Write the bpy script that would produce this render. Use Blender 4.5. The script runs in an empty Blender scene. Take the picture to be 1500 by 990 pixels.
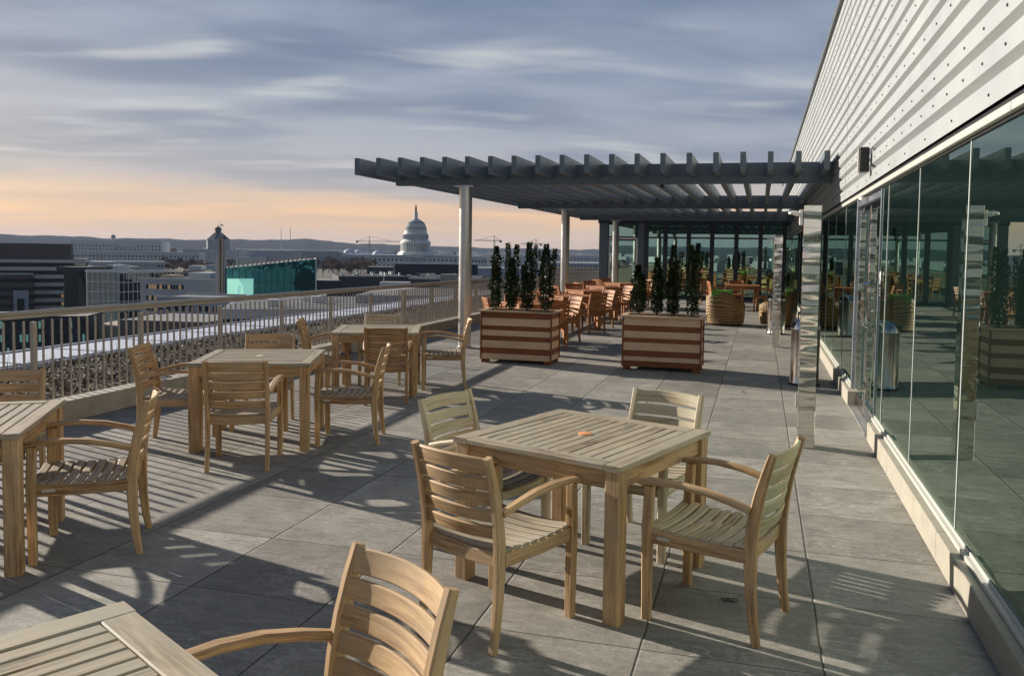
import bpy, bmesh, math, random
from mathutils import Vector, Matrix
random.seed(7)
R = math.radians
S = bpy.context.scene
COL = S.collection

# ------------------------------------------------------------------ camera
EYE = Vector((0, 0, 1.68))
FPX, CX, CY = 1217.0, 779.0, 436.0
YAW, PITCH, ROLL = R(15.36), R(3.25), R(0.85)
Fv = Vector((-math.sin(YAW)*math.cos(PITCH), math.cos(YAW)*math.cos(PITCH), -math.sin(PITCH)))
R0 = Fv.cross(Vector((0, 0, 1))).normalized(); U0 = R0.cross(Fv)
Rv = R0*math.cos(ROLL) + U0*math.sin(ROLL); Uv = U0*math.cos(ROLL) - R0*math.sin(ROLL)
cam = bpy.data.cameras.new('camera'); co = bpy.data.objects.new('camera', cam); COL.objects.link(co)
M = Matrix((Rv, Uv, -Fv)).transposed().to_4x4(); M.translation = EYE
co.matrix_world = M
cam.sensor_width = 36.0; cam.lens = 36.0*FPX/1500.0
cam.shift_x = -(CX-750)/1500.0; cam.shift_y = -(495-CY)/1500.0
cam.clip_start = 0.05; cam.clip_end = 30000
S.camera = co

# ------------------------------------------------------------------ sun, sky, exposure
SUN_EL, SUN_HEAD = R(17.6), R(-73.3)          # heading clockwise from +Y
SUN_DIR = Vector((math.sin(SUN_HEAD)*math.cos(SUN_EL), math.cos(SUN_HEAD)*math.cos(SUN_EL), math.sin(SUN_EL)))
sl = bpy.data.lights.new('sun', 'SUN'); so = bpy.data.objects.new('sun', sl); COL.objects.link(so)
sl.energy = 4.6; sl.angle = R(0.55); sl.color = (1.0, 0.91, 0.78)
so.rotation_euler = SUN_DIR.to_track_quat('Z', 'Y').to_euler()
S.view_settings.view_transform = 'Standard'; S.view_settings.look = 'None'
S.view_settings.exposure = 1.02; S.view_settings.gamma = 1.0

def node(nt, kind, ins=None, **props):
    n = nt.nodes.new(kind)
    for k, v in props.items(): setattr(n, k, v)
    for k, v in (ins or {}).items():
        s = n.inputs[k]
        if isinstance(v, bpy.types.NodeSocket): nt.links.new(v, s)
        else: s.default_value = v
    return n
def math_n(nt, op, a, b=0.0, clamp=False):
    n = node(nt, 'ShaderNodeMath', {0: a, 1: b}, operation=op); n.use_clamp = clamp
    return n.outputs[0]
def mix_c(nt, fac, a, b, blend='MIX'):
    n = nt.nodes.new('ShaderNodeMix'); n.data_type = 'RGBA'; n.blend_type = blend
    for idx, v in ((0, fac), (6, a), (7, b)):
        s = n.inputs[idx]
        if isinstance(v, bpy.types.NodeSocket): nt.links.new(v, s)
        else: s.default_value = v if idx == 0 else (tuple(v)+(1,))[:4]
    return n.outputs[2]
def ramp(nt, fac, stops, interp='LINEAR'):
    n = nt.nodes.new('ShaderNodeValToRGB'); nt.links.new(fac, n.inputs[0])
    cr = n.color_ramp; cr.interpolation = interp
    while len(cr.elements) < len(stops): cr.elements.new(0.5)
    for e, (p, c) in zip(cr.elements, stops):
        e.position = p
        e.color = (c, c, c, 1) if isinstance(c, (int, float)) else tuple(c)+(1,)
    return n.outputs[0]
def srgb(r, g, b):
    f = lambda c: (c/255/12.92) if c/255 <= .04045 else ((c/255+.055)/1.055)**2.4
    return (f(r), f(g), f(b))

W = bpy.data.worlds.new('World'); S.world = W; W.use_nodes = True
nt = W.node_tree; nt.nodes.clear()
sky = node(nt, 'ShaderNodeTexSky', sky_type='NISHITA')
sky.sun_disc = False; sky.sun_elevation = SUN_EL; sky.sun_rotation = SUN_HEAD
sky.air_density = 1.2; sky.dust_density = 2.0; sky.altitude = 30
tc = node(nt, 'ShaderNodeTexCoord'); xyz = node(nt, 'ShaderNodeSeparateXYZ', {0: tc.outputs['Generated']})
zc = math_n(nt, 'MAXIMUM', xyz.outputs[2], 0.0)
zz = math_n(nt, 'ADD', zc, 0.10)
cu = math_n(nt, 'DIVIDE', xyz.outputs[0], zz); cv = math_n(nt, 'DIVIDE', xyz.outputs[1], zz)
cvec = node(nt, 'ShaderNodeCombineXYZ', {0: cu, 1: cv, 2: 0.0})
rot = node(nt, 'ShaderNodeMapping', {0: cvec.outputs[0], 'Rotation': (0, 0, R(-22))})
mp = node(nt, 'ShaderNodeMapping', {0: rot.outputs[0], 'Scale': (0.50, 1.0, 1)})
n1 = node(nt, 'ShaderNodeTexNoise', {'Vector': mp.outputs[0], 'Scale': 1.25, 'Detail': 5.0, 'Roughness': 0.48, 'Distortion': 0.25})
mp2 = node(nt, 'ShaderNodeMapping', {0: rot.outputs[0], 'Location': (3.1, 1.7, 0), 'Scale': (0.55, 1.5, 1)})
n2 = node(nt, 'ShaderNodeTexNoise', {'Vector': mp2.outputs[0], 'Scale': 2.0, 'Detail': 3.0, 'Roughness': 0.42, 'Distortion': 0.3})
dark_cl = ramp(nt, n1.outputs[0], [(0.36, 0.0), (0.62, 1.0)], 'EASE')
wisp = ramp(nt, math_n(nt, 'ADD', math_n(nt, 'MULTIPLY', n2.outputs[0], 0.72), math_n(nt, 'MULTIPLY', n1.outputs[0], 0.28)),
            [(0.50, 0.0), (0.76, 1.0)], 'EASE')
K = 2.03                                          # photograph value -> radiance at this exposure
def C(r, g, b): return tuple(v/K for v in srgb(r, g, b))
base_e = ramp(nt, zc, [(0.0, C(214, 186, 164)), (0.020, C(226, 192, 162)), (0.042, C(244, 200, 160)), (0.060, C(216, 190, 172)), (0.080, C(186, 179, 184)), (0.12, C(168, 172, 185)), (0.20, C(150, 161, 180)), (0.33, C(144, 157, 178)), (1.0, C(140, 156, 184))])
dark_e = ramp(nt, zc, [(0.0, C(208, 182, 162)), (0.020, C(218, 188, 164)), (0.042, C(222, 188, 162)), (0.058, C(186, 174, 172)), (0.080, C(158, 160, 174)), (0.12, C(132, 142, 164)), (0.20, C(108, 123, 152)), (0.33, C(100, 117, 146)), (1.0, C(100, 116, 144))])
clouds = mix_c(nt, dark_cl, base_e, dark_e)
wispf = math_n(nt, 'MULTIPLY', wisp, ramp(nt, zc, [(0.05, 0.15), (0.12, 0.85), (0.3, 0.85)]))
clouds = mix_c(nt, wispf, clouds, C(214, 215, 214))
# warmth of the low band fades away from the sun side
hd = math_n(nt, 'ADD', math_n(nt, 'MULTIPLY', xyz.outputs[0], -0.80), math_n(nt, 'MULTIPLY', xyz.outputs[1], 0.60))
cool = ramp(nt, hd, [(0.0, 1.0), (0.75, 0.0)])
low = ramp(nt, zc, [(0.0, 1.0), (0.12, 0.0)])
clouds = mix_c(nt, math_n(nt, 'MULTIPLY', cool, math_n(nt, 'MULTIPLY', low, 0.75)), clouds, C(176, 188, 200))
# unseen sky overhead and away from the sun is dimmed to lower fill light
dim = math_n(nt, 'MULTIPLY', ramp(nt, zc, [(0.0, 1.0), (0.34, 1.0), (0.62, 0.50), (1.0, 0.42)]), ramp(nt, math_n(nt, 'ADD', math_n(nt, 'MULTIPLY', hd, 0.5), 0.5), [(0.0, 0.70), (0.62, 1.0)]))
clouds = node(nt, 'ShaderNodeVectorMath', {0: clouds, 3: dim}, operation='SCALE').outputs[0]
clouds = mix_c(nt, ramp(nt, zc, [(0.28, 0.0), (0.6, 1.0)]), clouds, mix_c(nt, 1.0, clouds, (0.64, 0.92, 1.26), 'MULTIPLY'))
sc10 = node(nt, 'ShaderNodeVectorMath', {0: clouds, 3: 10.0}, operation='SCALE')
tot = mix_c(nt, 0.93, sky.outputs[0], sc10.outputs[0])
bg = node(nt, 'ShaderNodeBackground', {'Color': tot, 'Strength': 0.10})
wo = node(nt, 'ShaderNodeOutputWorld'); nt.links.new(bg.outputs[0], wo.inputs[0])

# ------------------------------------------------------------------ mesh builder
class MB:
    def __init__(s): s.v = []; s.f = []; s.uv = []; s.mi = []; s.sm = []
    def face(s, pts, uvs=None, mi=0, smooth=False):
        b = len(s.v); s.v += [tuple(p) for p in pts]; s.f.append(tuple(range(b, b+len(pts))))
        s.uv += uvs if uvs else [(p[0], p[1]) for p in pts]; s.mi.append(mi); s.sm.append(smooth)
    def mesh(s, verts, faces, mi=0, smooth=False, uvs=None):
        b = len(s.v); s.v += [tuple(p) for p in verts]
        for k, f in enumerate(faces):
            s.f.append(tuple(b+i for i in f)); s.mi.append(mi); s.sm.append(smooth)
            s.uv += uvs[k] if uvs else [(verts[i][0]+verts[i][1], verts[i][2]) for i in f]
    def box(s, c, d, c_=0.0, mi=0, axis=None):
        """box centred at c with size d; grain runs along the longest side; c_ = chamfer"""
        c = Vector(c); d = list(d)
        if axis is None: axis = d.index(max(d))
        a = Vector((0, 0, 0)); a[axis] = d[axis]/2
        o = [i for i in range(3) if i != axis]
        sv = Vector((0, 0, 0)); sv[o[0]] = 1
        s.sweep([c-a, c+a], [d[o[0]]]*2, [d[o[1]]]*2, sv, c_, mi)
    def sweep(s, pts, ws, hs, side, ch=0.0, mi=0, smooth=None):
        pts = [Vector(p) for p in pts]; n = len(pts)
        smooth = n > 2 if smooth is None else smooth
        side = Vector(side) if not isinstance(side, list) else side
        u0, v0 = random.random()*9, random.random()*9
        rings = []; L = 0
        for i, p in enumerate(pts):
            t = (pts[min(i+1, n-1)] - pts[max(i-1, 0)]).normalized()
            sd = side[i] if isinstance(side, list) else side
            nn = t.cross(sd).normalized(); ss = nn.cross(t).normalized()
            w, h = ws[i]/2, hs[i]/2; c = min(ch, w*.8, h*.8)
            if c > 0: sec = [(-w+c, -h), (w-c, -h), (w, -h+c), (w, h-c), (w-c, h), (-w+c, h), (-w, h-c), (-w, -h+c)]
            else: sec = [(-w, -h), (w, -h), (w, h), (-w, h)]
            if i: L += (p-pts[i-1]).length
            rings.append(([p + ss*a + nn*b for a, b in sec], L, sec))
        k = len(rings[0][0])
        per = [0]
        for j in range(k):
            a, b = rings[0][2][j], rings[0][2][(j+1) % k]; per.append(per[-1]+math.hypot(a[0]-b[0], a[1]-b[1]))
        b0 = len(s.v)
        for r in rings: s.v += [tuple(p) for p in r[0]]
        for i in range(n-1):
            for j in range(k):
                j2 = (j+1) % k
                s.f.append((b0+i*k+j, b0+i*k+j2, b0+(i+1)*k+j2, b0+(i+1)*k+j)); s.mi.append(mi); s.sm.append(smooth)
                ua, ub = u0+rings[i][1], u0+rings[i+1][1]; va, vb = v0+per[j], v0+per[j+1]
                s.uv += [(ua, va), (ua, vb), (ub, vb), (ub, va)]
        for i, rev in ((0, True), (n-1, False)):
            idx = [b0+i*k+j for j in range(k)]
            if rev: idx.reverse()
            s.f.append(tuple(idx)); s.mi.append(mi); s.sm.append(False)
            s.uv += [(u0+rings[i][1], v0+.01*j) for j in range(k)]
    def lathe(s, prof, seg=24, c=(0, 0, 0), mi=0, smooth=True, cap=True):
        cx, cy, cz = c; b0 = len(s.v)
        for r, z in prof:
            for j in range(seg):
                a = 2*math.pi*j/seg; s.v.append((cx+r*math.cos(a), cy+r*math.sin(a), cz+z))
        for i in range(len(prof)-1):
            for j in range(seg):
                j2 = (j+1) % seg
                s.f.append((b0+i*seg+j, b0+i*seg+j2, b0+(i+1)*seg+j2, b0+(i+1)*seg+j)); s.mi.append(mi); s.sm.append(smooth)
                s.uv += [(j/seg, prof[i][1]), ((j+1)/seg, prof[i][1]), ((j+1)/seg, prof[i+1][1]), (j/seg, prof[i+1][1])]
        if cap:
            for i, rev in ((0, True), (len(prof)-1, False)):
                idx = [b0+i*seg+j for j in range(seg)]
                if rev: idx.reverse()
                s.f.append(tuple(idx)); s.mi.append(mi); s.sm.append(False); s.uv += [(0, 0)]*seg
    def tube(s, pts, r, seg=8, mi=0, smooth=True):
        pts = [Vector(p) for p in pts]; n = len(pts); b0 = len(s.v)
        up = Vector((0, 0, 1))
        rr = r if isinstance(r, list) else [r]*n
        for i, p in enumerate(pts):
            t = (pts[min(i+1, n-1)] - pts[max(i-1, 0)]).normalized()
            a = t.cross(up)
            if a.length < .05: a = t.cross(Vector((1, 0, 0)))
            a.normalize(); b = t.cross(a)
            for j in range(seg):
                q = 2*math.pi*j/seg; s.v.append(tuple(p + a*(math.cos(q)*rr[i]) + b*(math.sin(q)*rr[i])))
        for i in range(n-1):
            for j in range(seg):
                j2 = (j+1) % seg
                s.f.append((b0+i*seg+j, b0+i*seg+j2, b0+(i+1)*seg+j2, b0+(i+1)*seg+j)); s.mi.append(mi); s.sm.append(smooth)
                s.uv += [(i, j), (i, j+1), (i+1, j+1), (i+1, j)]
        for i in (0, n-1):
            s.f.append(tuple(b0+i*seg+j for j in range(seg))); s.mi.append(mi); s.sm.append(False); s.uv += [(0, 0)]*seg
    def build(s, name, mat, parent=None):
        me = bpy.data.meshes.new(name); me.from_pydata(s.v, [], s.f)
        ul = me.uv_layers.new(name='UVMap'); ul.data.foreach_set('uv', [c for p in s.uv for c in p])
        mats = mat if isinstance(mat, (list, tuple)) else [mat]
        for m in mats: me.materials.append(m)
        me.polygons.foreach_set('material_index', s.mi); me.polygons.foreach_set('use_smooth', s.sm)
        bm = bmesh.new(); bm.from_mesh(me); bmesh.ops.recalc_face_normals(bm, faces=bm.faces); bm.to_mesh(me); bm.free()
        if any(s.sm): me.set_sharp_from_angle(angle=R(32))
        me.update()
        o = bpy.data.objects.new(name, me); COL.objects.link(o)
        if parent: o.parent = parent
        return o

def tag(o, label=None, cat=None, group=None, kind=None):
    if label: o['label'] = label
    if cat: o['category'] = cat
    if group: o['group'] = group
    if kind: o['kind'] = kind
    return o
def thing(name, label, cat, loc=(0, 0, 0), rz=0.0, group=None):
    o = bpy.data.objects.new(name, None); COL.objects.link(o); o.location = loc; o.rotation_euler = (0, 0, rz)
    return tag(o, label, cat, group)
def copy_tree(o, parent=None):
    c = o.copy(); COL.objects.link(c)
    if parent: c.parent = parent
    for ch in list(o.children): copy_tree(ch, c)
    return c
def at(px, py, depth):
    """world point seen at photo pixel px,py at the given distance along the view axis"""
    return EYE + (Fv + Rv*((px-CX)/FPX) + Uv*((CY-py)/FPX))*depth

# ------------------------------------------------------------------ materials
def new_mat(name):
    m = bpy.data.materials.new(name); m.use_nodes = True; t = m.node_tree; t.nodes.clear()
    out = node(t, 'ShaderNodeOutputMaterial'); b = node(t, 'ShaderNodeBsdfPrincipled'); t.links.new(b.outputs[0], out.inputs[0])
    return m, t, b
def plain(name, col, rough=0.6, metal=0.0, var=0.12, scale=3.0, bump=0.0, spec=0.5, coord='Object'):
    m, t, b = new_mat(name)
    c = node(t, 'ShaderNodeTexCoord')
    n = node(t, 'ShaderNodeTexNoise', {'Vector': c.outputs[coord], 'Scale': scale, 'Detail': 6.0, 'Roughness': 0.65})
    k = ramp(t, n.outputs[0], [(0.25, 1-var), (0.75, 1+var)])
    t.links.new(mix_c(t, 1.0, col, k, 'MULTIPLY'), b.inputs['Base Color'])
    b.inputs['Metallic'].default_value = metal; b.inputs['Specular IOR Level'].default_value = spec
    t.links.new(ramp(t, n.outputs[0], [(0.2, max(rough-.12, .02)), (0.8, min(rough+.12, 1))]), b.inputs['Roughness'])
    if bump:
        bp = node(t, 'ShaderNodeBump', {'Height': n.outputs[0], 'Strength': bump, 'Distance': 0.01}); t.links.new(bp.outputs[0], b.inputs['Normal'])
    return m
def wood(name, c_dark, c_light, c_grey, grey=0.5, rough=0.6, rnd=0.18):
    m, t, b = new_mat(name)
    uv = node(t, 'ShaderNodeUVMap'); c = node(t, 'ShaderNodeTexCoord'); oi = node(t, 'ShaderNodeObjectInfo')
    mp = node(t, 'ShaderNodeMapping', {0: uv.outputs[0], 'Scale': (3.6, 62, 1)})
    g = node(t, 'ShaderNodeTexNoise', {'Vector': mp.outputs[0], 'Scale': 1.0, 'Detail': 7.0, 'Roughness': 0.7, 'Distortion': 0.4})
    mp2 = node(t, 'ShaderNodeMapping', {0: uv.outputs[0], 'Scale': (1.3, 7, 1)})
    g2 = node(t, 'ShaderNodeTexNoise', {'Vector': mp2.outputs[0], 'Scale': 1.0, 'Detail': 4.0})
    base = mix_c(t, ramp(t, math_n(t, 'ADD', math_n(t, 'MULTIPLY', g.outputs[0], 0.62), math_n(t, 'MULTIPLY', g2.outputs[0], 0.38)), [(0.39, 0.0), (0.565, 1.0)]), c_dark, c_light)
    off = node(t, 'ShaderNodeVectorMath', {0: c.outputs['Object'], 1: oi.outputs['Random']}, operation='ADD')
    w = node(t, 'ShaderNodeTexNoise', {'Vector': off.outputs[0], 'Scale': 4.5, 'Detail': 5.0, 'Roughness': 0.6})
    wf = math_n(t, 'ADD', math_n(t, 'MULTIPLY', w.outputs[0], 0.6), math_n(t, 'MULTIPLY', g2.outputs[0], 0.5))
    gm = math_n(t, 'MULTIPLY', ramp(t, wf, [(0.42, 0.0), (0.68, 1.0)]), math_n(t, 'MULTIPLY', math_n(t, 'ADD', oi.outputs['Random'], 0.5), grey, True))
    colr = mix_c(t, gm, base, c_grey)
    hv = node(t, 'ShaderNodeHueSaturation', {'Color': colr, 'Value': math_n(t, 'ADD', math_n(t, 'MULTIPLY', oi.outputs['Random'], rnd), 1-rnd/2)})
    t.links.new(hv.outputs[0], b.inputs['Base Color'])
    b.inputs['Roughness'].default_value = rough; b.inputs['Specular IOR Level'].default_value = 0.3
    bp = node(t, 'ShaderNodeBump', {'Height': g.outputs[0], 'Strength': 0.25, 'Distance': 0.002}); t.links.new(bp.outputs[0], b.inputs['Normal'])
    return m
TEAK = wood('weathered_teak', (0.165, 0.080, 0.030), (0.60, 0.385, 0.19), (0.34, 0.255, 0.165), 0.6)
TEAK_TOP = wood('weathered_teak_top', (0.105, 0.080, 0.052), (0.47, 0.375, 0.255), (0.31, 0.285, 0.225), 0.9)
TEAK_PALE = wood('silvered_teak', (0.22, 0.155, 0.085), (0.62, 0.51, 0.34), (0.42, 0.395, 0.29), 0.8)
TEAK_STAIN = wood('stained_teak', (0.18, 0.080, 0.030), (0.58, 0.44, 0.26), (0.36, 0.37, 0.25), 1.0)
TEAK_BROWN = wood('brown_teak', (0.14, 0.062, 0.024), (0.42, 0.24, 0.11), (0.28, 0.19, 0.11), 0.5)
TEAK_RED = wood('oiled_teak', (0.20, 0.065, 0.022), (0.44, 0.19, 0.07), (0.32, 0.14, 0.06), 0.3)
CEDAR_D = wood('dark_cedar', (0.135, 0.038, 0.013), (0.22, 0.070, 0.024), (0.17, 0.06, 0.025), 0.3, 0.5, 0.06)
CEDAR_L = wood('light_cedar', (0.50, 0.315, 0.185), (0.62, 0.43, 0.275), (0.55, 0.40, 0.27), 0.3, 0.5, 0.06)
STEEL = plain('brushed_steel', (0.56, 0.55, 0.53), 0.32, 0.85, 0.08, 2.0)
RAILM = plain('bronze_paint_rail', (0.40, 0.365, 0.31), 0.38, 0.3, 0.10, 6.0)
PERG = plain('slate_grey_paint', (0.125, 0.155, 0.18), 0.42, 0.1, 0.10, 3.0)
SIDING = plain('cream_metal_panel', (0.315, 0.33, 0.335), 0.42, 0.0, 0.05, 1.3)
SCREW = plain('dark_screw', (0.07, 0.07, 0.068), 0.4)
FASCIA = plain('white_fascia', (0.44, 0.43, 0.39), 0.4, 0.0, 0.05)
DARKM = plain('dark_frame_metal', (0.035, 0.045, 0.06), 0.35, 0.3, 0.1)
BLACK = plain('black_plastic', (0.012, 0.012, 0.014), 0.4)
WHITEP = plain('white_plastic', (0.75, 0.74, 0.70), 0.4, 0, 0.04)
CURBM = plain('limestone_curb', (0.29, 0.265, 0.215), 0.75, 0, 0.16, 7.0, 0.3)
CONC = plain('concrete_curb', (0.36, 0.325, 0.26), 0.8, 0, 0.22, 5.0, 0.4)
GREENC = plain('green_fabric', (0.16, 0.36, 0.05), 0.85, 0, 0.1, 9)
CAPM = plain('orange_cap', (0.72, 0.30, 0.12), 0.5, 0, 0.06)
CAPW = plain('pale_cap', (0.72, 0.64, 0.50), 0.5, 0, 0.06)
SOIL = plain('dark_soil', (0.03, 0.022, 0.015), 0.95, 0, 0.3, 30)
MEMBR = plain('white_roof_membrane', (0.42, 0.45, 0.54), 0.7, 0, 0.08, 0.8)

def floor_mat():
    m, t, b = new_mat('stone_paver'); c = node(t, 'ShaderNodeTexCoord'); x = node(t, 'ShaderNodeSeparateXYZ', {0: c.outputs['Object']})
    gx = math_n(t, 'DIVIDE', math_n(t, 'ADD', x.outputs[0], 100*0.741-0.294), 0.741)
    gy = math_n(t, 'DIVIDE', math_n(t, 'ADD', x.outputs[1], 100*0.714-4.152), 0.714)
    ix, iy = math_n(t, 'FLOOR', gx), math_n(t, 'FLOOR', gy)
    def edge(g, s):
        f = math_n(t, 'FRACT', g); return math_n(t, 'MULTIPLY', math_n(t, 'MINIMUM', f, math_n(t, 'SUBTRACT', 1.0, f)), s)
    ex, ey = edge(gx, .741), edge(gy, .714)
    cell = node(t, 'ShaderNodeCombineXYZ', {0: ix, 1: iy, 2: 0.0})
    wn = node(t, 'ShaderNodeTexWhiteNoise', {'Vector': cell.outputs[0]})
    pv = node(t, 'ShaderNodeVectorMath', {0: wn.outputs['Color'], 3: 40.0}, operation='SCALE')
    p = node(t, 'ShaderNodeVectorMath', {0: c.outputs['Object'], 1: pv.outputs[0]}, operation='ADD').outputs[0]
    fine = node(t, 'ShaderNodeTexNoise', {'Vector': p, 'Scale': 55.0, 'Detail': 6.0, 'Roughness': 0.75})
    mid = node(t, 'ShaderNodeTexNoise', {'Vector': p, 'Scale': 3.2, 'Detail': 6.0, 'Roughness': 0.6, 'Distortion': 1.2})
    mpv = node(t, 'ShaderNodeMapping', {0: p, 'Rotation': (0, 0, 0.5), 'Scale': (1.0, 2.6, 1)})
    vein = node(t, 'ShaderNodeTexNoise', {'Vector': mpv.outputs[0], 'Scale': 2.4, 'Detail': 7.0, 'Roughness': 0.62, 'Distortion': 2.6})
    vl = ramp(t, vein.outputs[0], [(0.47, 0.0), (0.497, 1.0), (0.505, 1.0), (0.53, 0.0)])
    big = node(t, 'ShaderNodeTexNoise', {'Vector': c.outputs['Object'], 'Scale': 0.5, 'Detail': 3.0})
    colr = mix_c(t, mid.outputs[0], (0.140, 0.134, 0.120), (0.345, 0.326, 0.288))
    vm = ramp(t, node(t, 'ShaderNodeTexNoise', {'Vector': p, 'Scale': 1.6, 'Detail': 2.0}).outputs[0], [(0.48, 0.0), (0.62, 1.0)])
    colr = mix_c(t, math_n(t, 'MULTIPLY', math_n(t, 'MULTIPLY', vl, vm), 0.60), colr, (0.44, 0.42, 0.39))
    colr = mix_c(t, 1.0, colr, ramp(t, wn.outputs['Value'], [(0.0, 0.80), (1.0, 1.14)]), 'MULTIPLY')
    colr = mix_c(t, 1.0, colr, ramp(t, big.outputs[0], [(0.3, 0.90), (0.7, 1.08)]), 'MULTIPLY')
    colr = mix_c(t, 0.55, colr, ramp(t, fine.outputs[0], [(0.3, 0.62), (0.7, 1.35)]), 'MULTIPLY')
    ps = node(t, 'ShaderNodeMapping', {0: p, 'Scale': (0.4, 1.2, 1)}).outputs[0]
    spk = node(t, 'ShaderNodeTexNoise', {'Vector': ps, 'Scale': 19.0, 'Detail': 5.0, 'Roughness': 0.7, 'Distortion': 0.6})
    colr = mix_c(t, 0.5, colr, ramp(t, spk.outputs[0], [(0.32, 0.60), (0.5, 1.0), (0.68, 1.38)]), 'MULTIPLY')
    # scattered pale scuffs
    sp = node(t, 'ShaderNodeTexNoise', {'Vector': c.outputs['Object'], 'Scale': 1.7, 'Detail': 9.0, 'Roughness': 0.72, 'Distortion': 0.8})
    colr = mix_c(t, ramp(t, sp.outputs[0], [(0.66, 0.0), (0.72, 0.45)]), colr, (0.42, 0.41, 0.38))
    # dark stains
    st = node(t, 'ShaderNodeTexNoise', {'Vector': c.outputs['Object'], 'Scale': 1.1, 'Detail': 6.0, 'Roughness': 0.65})
    colr = mix_c(t, ramp(t, st.outputs[0], [(0.62, 0.0), (0.74, 0.35)]), colr, (0.09, 0.088, 0.08))
    jx, jy = ramp(t, ex, [(0.0026, 1.0), (0.0045, 0.0)]), ramp(t, ey, [(0.0012, 1.0), (0.003, 0.0)])
    jm = math_n(t, 'MAXIMUM', jx, math_n(t, 'MULTIPLY', jy, 0.9))
    colr = mix_c(t, jm, colr, (0.018, 0.017, 0.016))
    t.links.new(colr, b.inputs['Base Color'])
    t.links.new(ramp(t, mid.outputs[0], [(0.3, 0.62), (0.7, 0.82)]), b.inputs['Roughness']); b.inputs['Specular IOR Level'].default_value = 0.25
    hgt = math_n(t, 'SUBTRACT', math_n(t, 'ADD', math_n(t, 'MULTIPLY', fine.outputs[0], 0.35), math_n(t, 'MULTIPLY', vein.outputs[0], 0.8)), math_n(t, 'MULTIPLY', jm, 1.5))
    bp = node(t, 'ShaderNodeBump', {'Height': hgt, 'Strength': 0.8, 'Distance': 0.005}); t.links.new(bp.outputs[0], b.inputs['Normal'])
    return m
def glass_mat(name, tint, dark, fac=0.5, wav=0.05, scale=0.7):
    m = bpy.data.materials.new(name); m.use_nodes = True; t = m.node_tree; t.nodes.clear()
    out = node(t, 'ShaderNodeOutputMaterial'); c = node(t, 'ShaderNodeTexCoord')
    n = node(t, 'ShaderNodeTexNoise', {'Vector': c.outputs['Object'], 'Scale': scale, 'Detail': 1.0})
    bp = node(t, 'ShaderNodeBump', {'Height': n.outputs[0], 'Strength': wav, 'Distance': 0.05})
    gl = node(t, 'ShaderNodeBsdfGlossy', {'Color': tint+(1,), 'Roughness': 0.0, 'Normal': bp.outputs[0]})
    df = node(t, 'ShaderNodeBsdfDiffuse', {'Color': dark+(1,)})
    fr = node(t, 'ShaderNodeFresnel', {'IOR': 1.45})
    f = math_n(t, 'ADD', math_n(t, 'MULTIPLY', fr.outputs[0], 1-fac), fac)
    mx = node(t, 'ShaderNodeMixShader', {0: f, 1: df.outputs[0], 2: gl.outputs[0]}); t.links.new(mx.outputs[0], out.inputs[0])
    return m
GLASS = glass_mat('green_mirror_glass', (0.60, 0.72, 0.64), (0.006, 0.014, 0.012), 0.38, 0.010, 0.5)
GLASS2 = glass_mat('back_green_glass', (0.50, 0.72, 0.63), (0.006, 0.014, 0.013), 0.62, 0.02, 0.6)
CITYGL = glass_mat('city_dark_glass', (0.5, 0.58, 0.6), (0.012, 0.016, 0.02), 0.07, 0.05, 0.4)
TEALGL = glass_mat('city_teal_glass', (0.10, 0.40, 0.43), (0.004, 0.038, 0.043), 0.18, 1.0, 0.35)
def polished():
    m, t, b = new_mat('polished_steel'); c = node(t, 'ShaderNodeTexCoord')
    mp = node(t, 'ShaderNodeMapping', {0: c.outputs['Object'], 'Scale': (1.2, 1.2, 6.0)})
    n = node(t, 'ShaderNodeTexNoise', {'Vector': mp.outputs[0], 'Scale': 1.2, 'Detail': 1.5})
    bp = node(t, 'ShaderNodeBump', {'Height': n.outputs[0], 'Strength': 0.20, 'Distance': 0.06})
    b.inputs['Base Color'].default_value = (0.74, 0.72, 0.68, 1); b.inputs['Metallic'].default_value = 1; b.inputs['Roughness'].default_value = 0.05
    t.links.new(bp.outputs[0], b.inputs['Normal']); return m
POLISH = polished()
BINM = plain('satin_steel_bin', (0.62, 0.60, 0.57), 0.16, 1.0, 0.05, 2.0)
def leaf_mat(name, a, bcol, trans=0.0):
    m, t, b = new_mat(name); c = node(t, 'ShaderNodeTexCoord')
    n = node(t, 'ShaderNodeTexNoise', {'Vector': c.outputs['Object'], 'Scale': 14.0, 'Detail': 2.0})
    t.links.new(mix_c(t, ramp(t, n.outputs[0], [(0.35, 0.0), (0.65, 1.0)]), a, bcol), b.inputs['Base Color']); b.inputs['Roughness'].default_value = 0.38
    return m
LEAF2 = leaf_mat('pale_holly_leaf', (0.045, 0.080, 0.020), (0.10, 0.13, 0.04))
LEAF = leaf_mat('holly_leaf', (0.007, 0.018, 0.007), (0.028, 0.052, 0.014))
BARK = plain('bark', (0.09, 0.065, 0.045), 0.9, 0, 0.25, 20)
def wicker_mat():
    m, t, b = new_mat('woven_wicker'); uv = node(t, 'ShaderNodeUVMap')
    w1 = node(t, 'ShaderNodeTexWave', {'Vector': uv.outputs[0], 'Scale': 6.5, 'Distortion': 3.0, 'Detail': 1.0}, bands_direction='X')
    w2 = node(t, 'ShaderNodeTexWave', {'Vector': uv.outputs[0], 'Scale': 7.5, 'Distortion': 3.0, 'Detail': 1.0}, bands_direction='Y')
    v = math_n(t, 'MULTIPLY', w1.outputs[1], w2.outputs[1])
    t.links.new(ramp(t, v, [(0.0, (0.13, 0.07, 0.022)), (0.30, (0.36, 0.22, 0.075)), (1.0, (0.52, 0.34, 0.13))]), b.inputs['Base Color'])
    b.inputs['Roughness'].default_value = 0.5
    bp = node(t, 'ShaderNodeBump', {'Height': v, 'Strength': 0.8, 'Distance': 0.012}); t.links.new(bp.outputs[0], b.inputs['Normal']); return m
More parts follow.
